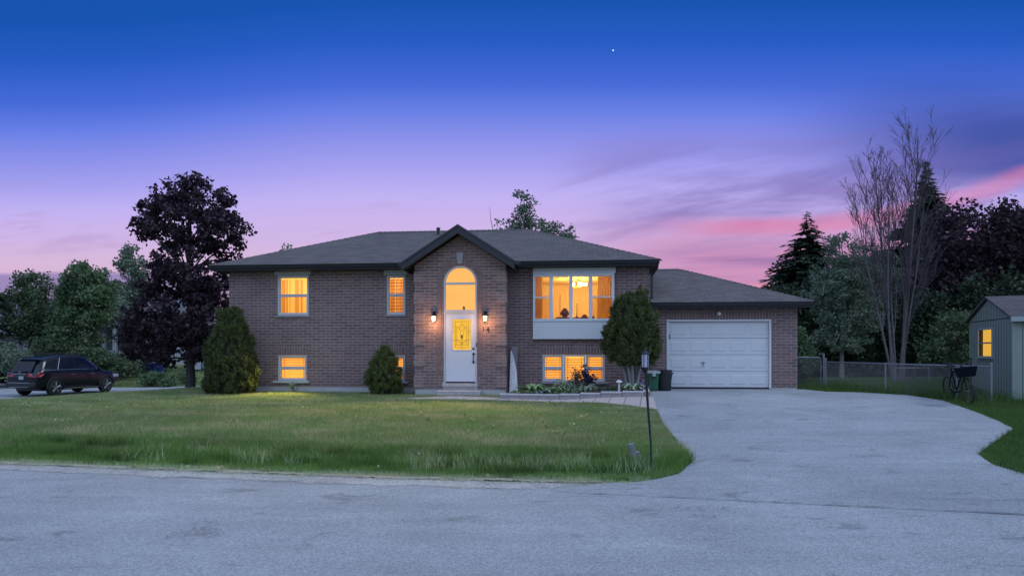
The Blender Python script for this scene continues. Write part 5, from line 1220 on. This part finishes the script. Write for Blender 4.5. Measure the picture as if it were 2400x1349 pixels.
m = MB(); m.box(-.02,-.02,-.1,.05,-.0045,SE-.11); m.build('corner_board', SHT if False else SHG, sh)
m = MB(); w_ = .045
for (y0, y1, z0, z1) in ((wy0-.05,wy0-.001,wz0-.05,wz1+.05),(wy1+.001,wy1+.05,wz0-.05,wz1+.05),(wy0,wy1,wz1+.001,wz1+.05),(wy0,wy1,wz0-.05,wz0-.001)): m.box(-.03,y0,z0,-.001,y1,z1)
so2 = m.build('window', SHT, sh, bevel=.005)
m = MB(); m.box(-.05,wy0-.09,wz0-.075,-.001,wy1+.09,wz0-.051); m.build('sill', SHT, so2)
m = MB(); m.box(-.012,wy0+.001,(wz0+wz1)/2-.02,.03,wy1-.001,(wz0+wz1)/2+.02); m.build('sash', mat('sash_grey', (.2,.2,.2), .6), so2)
m = MB(); m.quad((.02,wy0,wz0),(.02,wy0,wz1),(.02,wy1,wz1),(.02,wy1,wz0)); m.build('pane', GLASS, so2)
m = MB(); m.quad((.12,wy0-.1,wz0-.1),(.12,wy0-.1,wz1+.1),(.12,wy1+.1,wz1+.1),(.12,wy1+.1,wz0-.1)); m.build('lit_blind', emit_mat('shed_light', (1., .55, .075), .98, .12, (3,3,2)), so2)
m = MB(); m.quad((.0,wy0-.1,wz1+.1),(.12,wy0-.1,wz1+.1),(.12,wy1+.1,wz1+.1),(.0,wy1+.1,wz1+.1)); m.build('window_reveal', GROOVE, so2)

# ------------------------------------------------------------------ bicycle and tub by the shed
bk = thing('bicycle', 'dark bicycle leaning at the fence end beside the shed', 'bicycle', (11.02, 16.8, hz(11.02, 16.8))); bk.rotation_euler = (R(7), 0, R(-101))
NB = mat('navy_frame', (.006,.008,.016), .8, spec=.1); RUB = mat('rubber', (.012,.012,.012), .8); CHROME = mat('chrome', (.5,.5,.52), .2, metal=1.)
for sx in (-.52, .52):
    w = MB(); pts = [(sx+.30*math.cos(2*PI*k/28), 0, .33+.30*math.sin(2*PI*k/28)) for k in range(29)]; w.tube(pts, .02, 7, caps=False); wo = w.build('wheel', RUB, bk, smooth=True)
    s_ = MB(); s_.tube([(sx,-.04,.33),(sx,.04,.33)], .02, 8)
    for k in range(14): an = 2*PI*k/14; s_.tube([(sx,.015*(-1)**k,.33),(sx+.285*math.cos(an),0,.33+.285*math.sin(an))], .0025, 3)
    s_.build('spokes', mat('dull_steel', (.12,.12,.13), .4, metal=.8), wo)
m = MB()
for p, q in (((-.52,0,.33),(-.10,0,.30)),((-.52,0,.33),(-.20,0,.78)),((-.10,0,.30),(-.22,0,.86)),((-.10,0,.30),(.36,0,.76)),((-.20,0,.76),(.36,0,.82)),((.34,0,.92),(.38,0,.70)),((.38,0,.70),(.52,0,.33))): m.tube([p, q], .017, 7)
m.build('frame', NB, bk, smooth=True)
m = MB(); m.tube([(.20,-.28,1.0),(.34,-.24,1.02),(.36,0,.96),(.34,.24,1.02),(.20,.28,1.0)], .013, 7); m.tube([(.34,0,.92),(.36,0,.97)], .015, 7); m.build('handlebar', BLACK, bk, smooth=True)
m = MB(); m.prism([(-.36,.87),(-.10,.90),(-.06,.92),(-.36,.94)], -.06, .06); m.build('saddle', BLACK, bk, bevel=.015)
m = MB(); m.add([(.42,-.15,.66),(.66,-.15,.68),(.66,.15,.68),(.42,.15,.66),(.40,-.19,.90),(.74,-.19,.92),(.74,.19,.92),(.40,.19,.90)], [(0,3,2,1),(0,1,5,4),(1,2,6,5),(2,3,7,6),(3,0,4,7)]); m.build('basket', NB, bk)
m = MB(); m.tube([(-.10,-.08,.30),(-.10,.08,.30)], .05, 10); m.tube([(-.10,-.09,.30),(-.22,-.09,.18)], .01, 6); m.tube([(-.10,.09,.30),(.02,.09,.42)], .01, 6); m.build('crank', BLACK, bk, smooth=True)
st_ = thing('garden_stake', 'thin dark garden stake standing against the shed wall', 'stake', (11.36, 16.9, .40))
m = MB(); m.tube([(0,0,-.1),(.0,0,1.08)], .014, 6); m.sphere((0,0,1.1), .035, 8, 6); m.build('rod', BLACK, st_, smooth=True)

# ------------------------------------------------------------------ parked car
CA = R(74); car = thing('parked_car', 'black SUV parked at the kerb of the side street', 'car', (-21.72, 33.25, -.472), CA); car.scale = (.96, 1.03, 1.08)
PAINT = mat('car_paint', (.006,.008,.013), .24, spec=.25, coat=.25); CGLASS = mat('car_glass', (.004,.005,.008), .08, spec=.35); PLAST = mat('car_plastic', (.010,.010,.012), .6); CHR = mat('car_chrome', (.45,.45,.48), .2, metal=1.)
# stations: x, half width low, z low, half width belt, z belt, half width roof, z roof
ST = [(-2.38,.78,.48,.80,.86,.62,.90),(-2.33,.86,.36,.86,.95,.66,1.00),(-2.20,.92,.34,.92,1.05,.66,1.26),(-1.95,.95,.32,.95,1.09,.65,1.56),(-1.55,.965,.32,.955,1.10,.67,1.71),(-.8,.965,.30,.955,1.10,.69,1.785),(0,.965,.30,.955,1.09,.69,1.78),(.45,.965,.30,.955,1.08,.67,1.69),(.9,.965,.30,.95,1.06,.66,1.43),(1.22,.965,.31,.94,1.03,.70,1.16),(1.6,.96,.32,.92,1.0,.70,1.09),(2.05,.93,.34,.87,.93,.66,1.02),(2.30,.85,.38,.78,.82,.58,.90),(2.40,.72,.46,.66,.70,.5,.76)]
vs, fs = [], []; K = 13
for (x, wl, zl, wb_, zb, wr, zr_) in ST:
    half = [(wl*.75,zl-.02),(wl,zl+.10),(max(wl, wb_)*1.0,(zl+zb)/2),(wb_*.995,zb-.04),(wb_*.965,zb+.02),(wr+ (wb_*.965-wr)*.12,zr_-.06 if zr_-.06 > zb+.03 else zb+.035),(wr*.86,max(zr_, zb+.05))]
    vs += [(x, -w, z) for w, z in half]+[(x, w, z) for w, z in half[::-1]]
K = 14
for i in range(len(ST)-1):
    for k in range(K):
        k2 = (k+1) % K; fs.append((i*K+k, i*K+k2, (i+1)*K+k2, (i+1)*K+k))
fs.append(tuple(range(K))[::-1]); fs.append(tuple((len(ST)-1)*K+k for k in range(K)))
m = MB(); m.add(vs, fs); body = m.build('body', PAINT, car, smooth=True)
sb = body.modifiers.new('sub', 'SUBSURF'); sb.levels = 1; sb.render_levels = 2
def side_pt(x, z, sy, off=.012):
    xs_ = [s_[0] for s_ in ST]; q = lambda j: float(np.interp(x, xs_, [s_[j] for s_ in ST]))
    wb_, zb, wr, zr_ = q(3), q(4), q(5), q(6); w0, z0, w1, z1 = wb_*.965, zb+.02, wr+(wb_*.965-wr)*.12, zr_-.06
    tt = (z-z0)/(z1-z0); return (x, sy*(w0+(w1-w0)*tt+off), z)
for sy in (-1, 1):
    for poly in ([(-1.98,1.19),(-1.40,1.16),(-1.16,1.60),(-1.70,1.52)], [(-1.28,1.155),(-.30,1.145),(-.30,1.66),(-1.03,1.63)], [(-.22,1.145),(.96,1.13),(.78,1.28),(.36,1.57),(-.22,1.655)]):
        m = MB(); m.add([side_pt(x, z, sy, .004) for x, z in poly], [tuple(range(len(poly)))]); m.build('side_window', CGLASS, car)
    m = MB(); pts = [side_pt(x, 1.125, sy, .012) for x in (-2.0,-1.4,-.4,.4,1.0)]; m.tube(pts, .010, 5); m.tube([side_pt(-1.30,1.14,sy,.012), side_pt(-1.04,1.64,sy,.012)], .012, 5); m.build('window_trim', CHR, car)
    m = MB(); m.tube([(-1.5,sy*.66,1.765),(-1.35,sy*.66,1.82),(0,sy*.67,1.83),(.35,sy*.66,1.77)], .016, 6); m.build('roof_rail', PLAST, car, smooth=True)
    m = MB(); m.box(-1.0,sy*.955-.03,.30,.98,sy*.955+.03,.335); m.build('sill_trim', CHR, car, bevel=.006)
    for x in (-.52, .62):
        m = MB(); m.box(x-.11,sy*.968-.022,.90,x+.11,sy*.968+.022,.925); m.build('door_handle', CHR, car, bevel=.008)
    m = MB(); m.obox((.92,sy*1.04,1.12),(.12,.20,.15), Matrix.Identity(3)); m.build('wing_mirror', PAINT, car, bevel=.04)
    m = MB(); m.box(1.9,sy*.80-.12,.70,2.28,sy*.80+.06,.85); m.build('headlight', mat('lamp_clear', (.3,.3,.33), .1, spec=.8), car, bevel=.04)
    m = MB(); m.add([(-2.345,sy*.42,.86),(-2.335,sy*.80,.83),(-2.16,sy*.935,.86),(-2.02,sy*.965,.99),(-2.20,sy*.93,1.03),(-2.335,sy*.42,.97)], [(0,1,5),(1,2,3,4),(1,4,5)])
    o = m.build('taillight', mat('taillight', (.40,.010,.02), .2, spec=.7), car); so_m = o.modifiers.new('solid', 'SOLIDIFY'); so_m.thickness = .07; so_m.offset = 0
    for x in (-1.45, 1.46):
        a = MB(); pts = [(x+.43*math.cos(PI*k/14), sy*.955, .36+.43*math.sin(PI*k/14)) for k in range(15)]; a.tube(pts, .035, 6); a.build('wheel_arch', PLAST, car, smooth=True)
        w = MB(); w.lathe([(.24,-.12),(.355,-.11),(.375,-.07),(.375,.07),(.355,.11),(.24,.12)], (x,sy*.86,.375), 28, 'y'); wo = w.build('wheel', RUB, car, smooth=True)
        r_ = MB(); yo = sy*.86+sy*.126
        r_.lathe([(.262,-.012),(.262,.012),(.235,.012),(.235,-.012)], (x,yo,.375), 24, 'y', False); r_.lathe([(.06,-.012),(.06,.02)], (x,yo,.375), 12, 'y')
        for k in range(5):
            an = 2*PI*k/5+.3
            for da in (-.13, .13): r_.tube([(x+.05*math.cos(an),yo,.375+.05*math.sin(an)),(x+.24*math.cos(an+da),yo,.375+.24*math.sin(an+da))], .016, 5)
        r_.build('rim', mat('rim_grey', (.38,.38,.42), .3, metal=.8), wo)
m = MB(); m.quad((-2.375,-.60,1.06),(-2.375,.60,1.06),(-2.03,.53,1.58),(-2.03,-.53,1.58)); m.build('rear_window', CGLASS, car)
m = MB(); m.box(-2.20,-.60,1.655,-1.80,.60,1.70); m.build('roof_spoiler', PAINT, car, bevel=.02)
m = MB(); m.box(-2.47,-.84,.40,-2.28,.84,.62); m.build('rear_bumper', PLAST, car, bevel=.05)
m = MB(); m.box(-2.485,-.62,.585,-2.468,.62,.615); m.box(-2.415,-.36,.955,-2.36,.36,.985); m.box(-2.482,-.55,.41,-2.468,.55,.43); m.build('rear_trim', CHR, car)
m = MB(); m.box(-2.435,-.20,.74,-2.38,.06,.88); m.build('licence_plate', mat('plate', (.32,.33,.36), .5), car)
m = MB(); m.tube([(-2.43,0,1.04),(-2.36,-.35,1.10)], .009, 5); m.build('rear_wiper', BLACK, car)
m = MB(); m.lathe([(.055,-.006),(.055,.006),(.04,.006),(.04,-.006)], (-2.425,0,1.02), 16, 'x'); m.build('badge', CHR, car)
m = MB(); m.quad((.56,-.60,1.60),(.56,.60,1.60),(1.18,.74,1.155),(1.18,-.74,1.155)); m.build('windscreen', CGLASS, car)
m = MB(); m.box(-2.0,-.72,.24,2.0,.72,.40); m.build('underbody', BLACK, car)

# ------------------------------------------------------------------ neighbours on the left
NSID = mat('neighbour_siding', (.26,.28,.30), .8, var=.1, vscale=2); NSIDD = mat('neighbour_wall', (.15,.16,.18), .8, var=.1); NTRIM = mat('neighbour_trim', (.45,.45,.47), .6); NROOF = shingle_mat('neighbour_shingle', (.16,.14,.14), (.12,.11,.11), (.07,.06,.06)); DARKWIN = mat('dark_window', (.01,.012,.018), .1, spec=.7)
ph = thing('porch_house', 'grey house with a columned porch behind the purple maple', 'house', (-31.0, 55.5, .45), R(8))
m = MB(); m.box(-3.2,1.6,-.3,4.6,8,3.9); m.build('wall', NSIDD, ph)
m = MB(); m.add([(-3.6,-.3,3.35),(5.2,-.3,2.95),(5.2,2.2,3.75),(-3.6,2.2,4.05),(-3.6,-.3,3.22),(5.2,-.3,2.82),(5.2,2.2,3.6),(-3.6,2.2,3.9)], [(0,1,2,3),(4,7,6,5),(0,4,5,1),(1,5,6,2),(2,6,7,3),(3,7,4,0)]); m.build('porch_roof', NROOF, ph)
m = MB(); m.add([(-3.6,1.2,4.1),(5.0,1.2,4.1),(5.0,4.8,5.9),(-3.6,4.8,5.9),(5.0,8.4,4.1),(-3.6,8.4,4.1)], [(0,1,2,3),(3,2,4,5),(1,4,2),(0,3,5)]); m.build('roof', NROOF, ph)
for x in (-1.2, 1.2, 3.6):
    m = MB(); m.box(x-.14,-.1,.0,x+.14,.18,2.9); m.build('porch_column', NTRIM, ph)
m = MB(); m.box(-3,-.1,1.05,4.6,-.03,1.12); m.box(-3,-.1,.25,4.6,-.03,.32)
for k in range(64): m.box(-3+k*.12,-.085,.321,-2.96+k*.12,-.045,1.049)
m.build('railing', NTRIM, ph)
m = MB(); m.box(-3.2,-.2,-.3,4.8,1.6,.2); m.build('porch_floor', CONC, ph)
for x in (-.5, 2.3):
    m = MB(); m.box(x-.7,1.57,1.0,x+.7,1.599,2.4); m.build('window', DARKWIN, ph)
m = MB(); m.box(2.6,2.4,3.5,3.3,3.2,5.6); m.build('chimney', NSID, ph)
gh = thing('gabled_house', 'grey-blue gabled house at the left picture edge', 'house', (-37.0, 52.5, .45), R(6))
m = MB(); m.prism([(-5.2,-.3),(4.4,-.3),(4.4,3.2),(-.5,5.3),(-5.2,3.3)], 0, 8); m.build('wall', NSID, gh)
m = MB()
for k in range(22): m.box(-5.1, -.016, .0+k*.2, 4.35, -.0005, .006+k*.2) if k*.2 < 3.1 else None
m.build('siding_line', NSIDD, gh)
for sx, (xe, ze) in ((1,(4.9,3.0)), (-1,(-5.7,3.1))):
    m = MB(); m.add([(-.5,-.35,5.42),(xe,-.35,ze+.12),(xe,8.3,ze+.12),(-.5,8.3,5.42),(-.5,-.35,5.28),(xe,-.35,ze-.02),(xe,8.3,ze-.02),(-.5,8.3,5.28)], [(0,1,2,3),(4,7,6,5),(0,4,5,1),(1,5,6,2),(2,6,7,3)]); m.build('roof', NROOF, gh)
m = MB(); m.box(-3.4,-1.6,2.35,1.3,-.02,2.5); m.build('porch_roof', NTRIM, gh)
m = MB(); m.box(-2.6,-.03,.6,-1.2,-.001,2.0); m.build('window', DARKWIN, gh)
m = MB(); m.box(-.3,-.03,3.5,.7,-.001,4.3); m.build('window', NTRIM, gh)
gr_ = thing('neighbour_garage', 'pale low garage behind the purple maple trunk', 'garage', (-22.6, 48.2, .45), R(6))
m = MB(); m.box(-.3,0,-.3,6.2,5,2.2); m.build('wall', mat('garage_dark', (.05,.05,.06), .8), gr_)
m = MB(); m.box(-.28,-.04,-.2,.62,-.001,1.1); m.build('pale_panel', NTRIM, gr_)
m = MB(); m.add([(-.7,-.5,2.15),(6.6,-.5,2.15),(6.6,2.5,3.2),(-.7,2.5,3.2),(6.6,5.5,2.15),(-.7,5.5,2.15)], [(0,1,2,3),(3,2,4,5),(1,4,2),(0,3,5)]); m.build('roof', NROOF, gr_)
m = MB()
for k in range(9): m.box(.70+k*.07,-.05,-.1,.72+k*.07,-.02,.9); m.box(.68,-.05,-.08+k*.11,1.28,-.02,-.06+k*.11)
m.build('lattice', NTRIM, gr_)
BLUE = mat('blue_plastic', (.03,.05,.30), .45)
def bluebin(x, y, label):
    t = thing('recycling_bin', label, 'bin', (x, y, hz(x, y)), R(5), None)
    m = MB(); m.add([(-.24,-.22,.05),(.24,-.22,.05),(.24,.22,.05),(-.24,.22,.05),(-.30,-.28,.85),(.30,-.28,.85),(.30,.28,.85),(-.30,.28,.85)], [(0,3,2,1),(0,1,5,4),(1,2,6,5),(2,3,7,6),(3,0,4,7),(4,5,6,7)]); m.build('body', BLUE, t, bevel=.03)
    m = MB(); m.box(-.33,-.31,.851,.33,.31,.91); m.build('lid', BLUE, t, bevel=.02)
    for sx in (-1, 1):
        w = MB(); w.lathe([(.09,-.03),(.09,.03)], (sx*.28,.2,.09), 12, 'x'); w.build('wheel', RUB, t)
bluebin(-24.55, 46.2, 'blue recycling bin on the far lawn, the one nearer the crabapple'); bluebin(-23.85, 46.1, 'blue recycling bin on the far lawn, the one beside the pale garage panel')
bfd = thing('garden_statue', 'pale stone garden figure rising behind the car roof', 'statue', (-25.0, 37.4, hz(-25.0, 37.4)))
m = MB(); m.box(-.16,-.16,0,.16,.16,.9); m.build('plinth', NTRIM, bfd, bevel=.02)
m = MB(); m.lathe([(.14,.901),(.12,1.15),(.15,1.35),(.11,1.5),(.05,1.56),(.09,1.66),(.07,1.76),(.01,1.8)], n=14); m.build('figure', NTRIM, bfd, smooth=True)

# evening star
es = MB(); es.sphere(((1437-1200)/1600*900, 900, CAMZ+(815-118)/1600*900), 0.85, 10, 8)
tag(es.build('evening_star', emit_mat('star_light', (.95,.97,1.), 1.4, 0.)), 'bright white evening star in the deep blue sky', 'star')

# ------------------------------------------------------------------ grass
def grass_mat(name, dark, light, dry):
    M = bpy.data.materials.new(name); M.use_nodes = True; t = NT(M.node_tree); t.n.clear()
    ge = t.new('ShaderNodeNewGeometry'); oc = t.new('ShaderNodeTexCoord').outputs['Object']
    c = t.mix(ge.outputs['Random Per Island'], (*dark, 1), (*light, 1))
    o = t.sep(oc)
    n = t.noise(t.xyz(t.m('MULTIPLY', o[0], .8), t.m('MULTIPLY', o[1], 1.3), 0.), 1.0, 6, .65, .3)
    rndv = t.m('MULTIPLY', t.m('SUBTRACT', ge.outputs['Random Per Island'], .5), .25)
    c = t.mix(t.step(t.m('ADD', n, rndv), .47, .62, 0., .9), c, (*dry, 1))
    g = t.m('ADD', .55, t.m('MULTIPLY', t.noise(t.xyz(t.m('MULTIPLY', o[0], .5), t.m('MULTIPLY', o[1], 1.1), 7.), 1.2, 5, .6, .5), .9))
    c = t.mix(1., c, t.xyz(g, g, g), 'MULTIPLY')
    df = t.new('ShaderNodeBsdfDiffuse'); t.put(df.inputs[0], c); tr = t.new('ShaderNodeBsdfTranslucent'); t.put(tr.inputs[0], c)
    mx = t.new('ShaderNodeMixShader'); mx.inputs[0].default_value = .35; t.l.new(df.outputs[0], mx.inputs[1]); t.l.new(tr.outputs[0], mx.inputs[2])
    t.l.new(mx.outputs[0], t.new('ShaderNodeOutputMaterial').inputs[0]); return M
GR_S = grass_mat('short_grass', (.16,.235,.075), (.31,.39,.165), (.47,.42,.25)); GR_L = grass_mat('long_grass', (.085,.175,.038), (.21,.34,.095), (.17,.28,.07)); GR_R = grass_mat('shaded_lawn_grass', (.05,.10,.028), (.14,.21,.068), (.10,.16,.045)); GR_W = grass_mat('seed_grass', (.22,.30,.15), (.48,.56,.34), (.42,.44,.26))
WALK_POLY = WALK_F+WALK_B[::-1]; DRIVE_POLY = DRIVE_L+DRIVE_R[::-1]
HP = [hw(-9.2, .05), hw(-2.9, .05), hw(-2.9,-.86), hw(-.1,-.86), hw(-.1,.05), hw(8.6,.1), hw(8.6,8), hw(-9.2,8)]
BEDP = [(-.42,18.95),(3.6,18.05),(4.2,20.6),(0,21.2)]
def allowed(X, Y):
    w = rs2.normal(size=len(X))*.04+np.array([.09*mnoise.noise(Vector((x*2.2, y*2.2, 4.)))+.05*mnoise.noise(Vector((x*8., y*8., 1.))) for x, y in zip(X, Y)])
    ok = (Y > edge(X)-.28+np.abs(w)*2) & ~inside(DRIVE_POLY, X+w, Y+w) & ~inside(WALK_POLY, X+w*.6, Y+w*.6) & ~inside(HP, X, Y) & ~inside(BEDP, X, Y) & ~inside(STREET, X+w, Y+w)
    return ok & (np.abs(X) < .80*Y+.6)
rs2 = np.random.RandomState(9)
def blades(name, X, Y, Hh, Wd, lean, material, tall=False):
    n = len(X); Z = height(X, Y)-.005; an = rs2.uniform(0, PI, n); la = rs2.uniform(0, 2*PI, n); lm = lean*rs2.uniform(.2, 1.3, n)*Hh
    sx, sy = np.cos(an)*Wd/2, np.sin(an)*Wd/2; B = np.stack([X, Y, Z], -1); Sd = np.stack([sx, sy, 0*sx], -1); Lv = np.stack([np.cos(la)*lm, np.sin(la)*lm, Hh], -1)
    if tall:
        Mv = Lv*np.array([.35,.35,.58]); V = np.stack([B-Sd, B+Sd, B+Mv+Sd*.75, B+Mv-Sd*.75, B+Lv], 1).reshape(-1, 3); k = np.arange(n)[:,None]*5
        Fc = np.concatenate([k+np.array([0,1,2]), k+np.array([0,2,3]), k+np.array([3,2,4])])
    else:
        V = np.stack([B-Sd, B+Sd, B+Lv], 1).reshape(-1, 3); Fc = np.arange(n*3).reshape(-1, 3)
    return tag(np_obj(name, V, Fc, material), kind='stuff')
def scatter(x0, x1, y0, y1, dens, cond=None):
    n = int((x1-x0)*(y1-y0)*dens); X = rs2.uniform(x0, x1, n); Y = rs2.uniform(y0, y1, n); ok = allowed(X, Y)
    if cond is not None: ok &= cond(X, Y)
    return X[ok], Y[ok]
dd_ = lambda X, Y: Y-edge(X)
nz = lambda X, Y, s_, o_: np.array([mnoise.noise(Vector((x*s_, y*s_, o_))) for x, y in zip(X, Y)])
def en(X): return np.array([.20*mnoise.noise(Vector((x*.75, 3.1, 0)))+.13*mnoise.noise(Vector((x*2.6, 8., 0)))+.06*mnoise.noise(Vector((x*9., 5., 0))) for x in X])
# mown lawn, shorter with distance
X, Y = scatter(-13.5, 4, 10.3, 16, 3000, lambda X, Y: dd_(X, Y) > 1.6); Hh = rs2.uniform(.03, .085, len(X))*(1+1.1*np.clip(1-(dd_(X, Y)-1.6)/1.6, 0, 1)); blades('grass', X, Y, Hh, rs2.uniform(.004,.009,len(X)), .7, GR_S)
X, Y = scatter(-19, 4.5, 16, 22.5, 1700); blades('grass', X, Y, rs2.uniform(.035,.085,len(X)), rs2.uniform(.007,.013,len(X)), .7, GR_S)
X, Y = scatter(-28, -8.5, 22.5, 35, 500); blades('grass', X, Y, rs2.uniform(.04,.10,len(X)), rs2.uniform(.012,.022,len(X)), .7, GR_S)
X, Y = scatter(-34, -8, 38, 56, 170, lambda X, Y: Y > 38); blades('grass', X, Y, rs2.uniform(.05,.12,len(X)), rs2.uniform(.02,.04,len(X)), .7, GR_S)
# right-hand lawns, with the tree shade put into a darker grass colour
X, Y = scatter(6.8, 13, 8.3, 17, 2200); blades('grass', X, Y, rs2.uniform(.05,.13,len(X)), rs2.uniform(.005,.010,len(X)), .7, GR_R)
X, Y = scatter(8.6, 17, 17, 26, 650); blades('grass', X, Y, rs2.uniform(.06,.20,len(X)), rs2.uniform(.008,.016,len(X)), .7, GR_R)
# ditch
X, Y = scatter(-10.5, 2.8, 8.9, 14, 4200, lambda X, Y: (dd_(X, Y) > .42+en(X)*1.4) & (dd_(X, Y) < 2.6)); k = 1-np.abs(dd_(X, Y)-1.4)/1.3; Hh = (.06+.15*np.clip(k, 0, 1)*np.clip(.75+.7*nz(X, Y, .9, 3), .2, 1.4))*rs2.uniform(.6, 1.25, len(X)); blades('long_grass', X, Y, Hh, rs2.uniform(.004,.009,len(X)), .55, GR_L, True)
# sparse verge
X, Y = scatter(-10, 2.9, 8.5, 12.5, 3000, lambda X, Y: dd_(X, Y) < .85); keep = nz(X, Y, 1.6, 8)+nz(X, Y, 5, 2)*.8 > -.7+1.25*np.clip(1-(dd_(X, Y)+.25)/.7, 0, 1); keep &= dd_(X, Y) > -.02+en(X); X, Y = X[keep], Y[keep]
blades('verge_grass', X, Y, rs2.uniform(.02,.08,len(X))*(1+.5*np.clip(dd_(X, Y), 0, 1)), rs2.uniform(.004,.009,len(X)), .9, GR_W)
cx2, cy2 = [], []
for k in range(150):
    x = rs2.uniform(-9, 1.6); y = float(edge(x))+rs2.uniform(-.30, .12); n = rs2.randint(12, 60); sc = rs2.uniform(.03, .11); cx2.append(rs2.normal(x, sc*1.6, n)); cy2.append(rs2.normal(y, sc*.7, n))
X = np.concatenate(cx2); Y = np.concatenate(cy2); blades('verge_tufts', X, Y, rs2.uniform(.015,.06,len(X)), rs2.uniform(.004,.008,len(X)), 1.0, GR_W)
# tall seed grass tufts standing in the ditch
tx, ty = [], []
for k in range(150):
    x = rs2.uniform(-7.5, 2.3); y = float(edge(x))+rs2.uniform(.7, 1.75)
    if mnoise.noise(Vector((x*.7, 1.3, 6.))) < -.12: continue
    n = rs2.randint(5, 22); tx.append(rs2.normal(x, .09, n)); ty.append(rs2.normal(y, .07, n))
X = np.concatenate(tx); Y = np.concatenate(ty); ok = allowed(X, Y); X, Y = X[ok], Y[ok]
blades('seed_grass', X, Y, rs2.uniform(.16,.36,len(X)), rs2.uniform(.006,.011,len(X)), .5, GR_W, True)
# weeds along the fence
n = 2600; q = rs2.uniform(0, 1, n); X = F0[0]+(F1[0]-F0[0])*q+rs2.normal(.15, .45, n); Y = F0[1]+(F1[1]-F0[1])*q+rs2.normal(.25, .5, n); ok = allowed(X, Y); X, Y = X[ok], Y[ok]
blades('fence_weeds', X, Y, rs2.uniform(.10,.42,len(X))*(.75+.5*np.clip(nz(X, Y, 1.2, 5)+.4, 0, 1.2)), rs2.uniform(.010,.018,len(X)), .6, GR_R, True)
# broad-leaved weeds and darker clumps through the turf
n = 420; X = rs2.uniform(-13, 3, n); Y = rs2.uniform(9.2, 20, n); ok = allowed(X, Y) & (nz(X, Y, .5, 11) > -.1); X, Y = X[ok], Y[ok]
V, Fc = leaves_at(rs2, np.stack([X, Y, height(X, Y)+.025], -1), rs2.uniform(.05, .13, len(X)), 16, .06, up=1.2, flat=.3)
tag(np_obj('lawn_weeds', V, Fc, GR_S), kind='stuff')
tx, ty = [], []
for k in range(70):
    x = rs2.uniform(-9, 2.2); y = float(edge(x))+rs2.uniform(.6, 2.1); n = rs2.randint(60, 200); tx.append(rs2.normal(x, .12, n)); ty.append(rs2.normal(y, .07, n))
X = np.concatenate(tx); Y = np.concatenate(ty); ok = allowed(X, Y); X, Y = X[ok], Y[ok]
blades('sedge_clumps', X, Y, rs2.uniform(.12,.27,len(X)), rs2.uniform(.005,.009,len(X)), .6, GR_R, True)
# dandelion clocks
for i, (px, py) in enumerate(((885,1087),(1018,1086),(1455,1093),(1497,1098),(980,1068))):
    x, y = gp(px, py, -.02); h_ = .10
    t = thing('dandelion', 'white dandelion clock in the verge grass', 'flower', (x, y, hz(x, y)), 0, 'dandelion clocks in the verge')
    m = MB(); m.tube([(0,0,0),(.01,0,h_)], .003, 4); m.build('stem', GR_L, t)
    m = MB(); m.sphere((.01,0,h_+.012), .016, 8, 6); m.build('seed_head', mat('seed_white', (.5,.52,.5), .9), t)
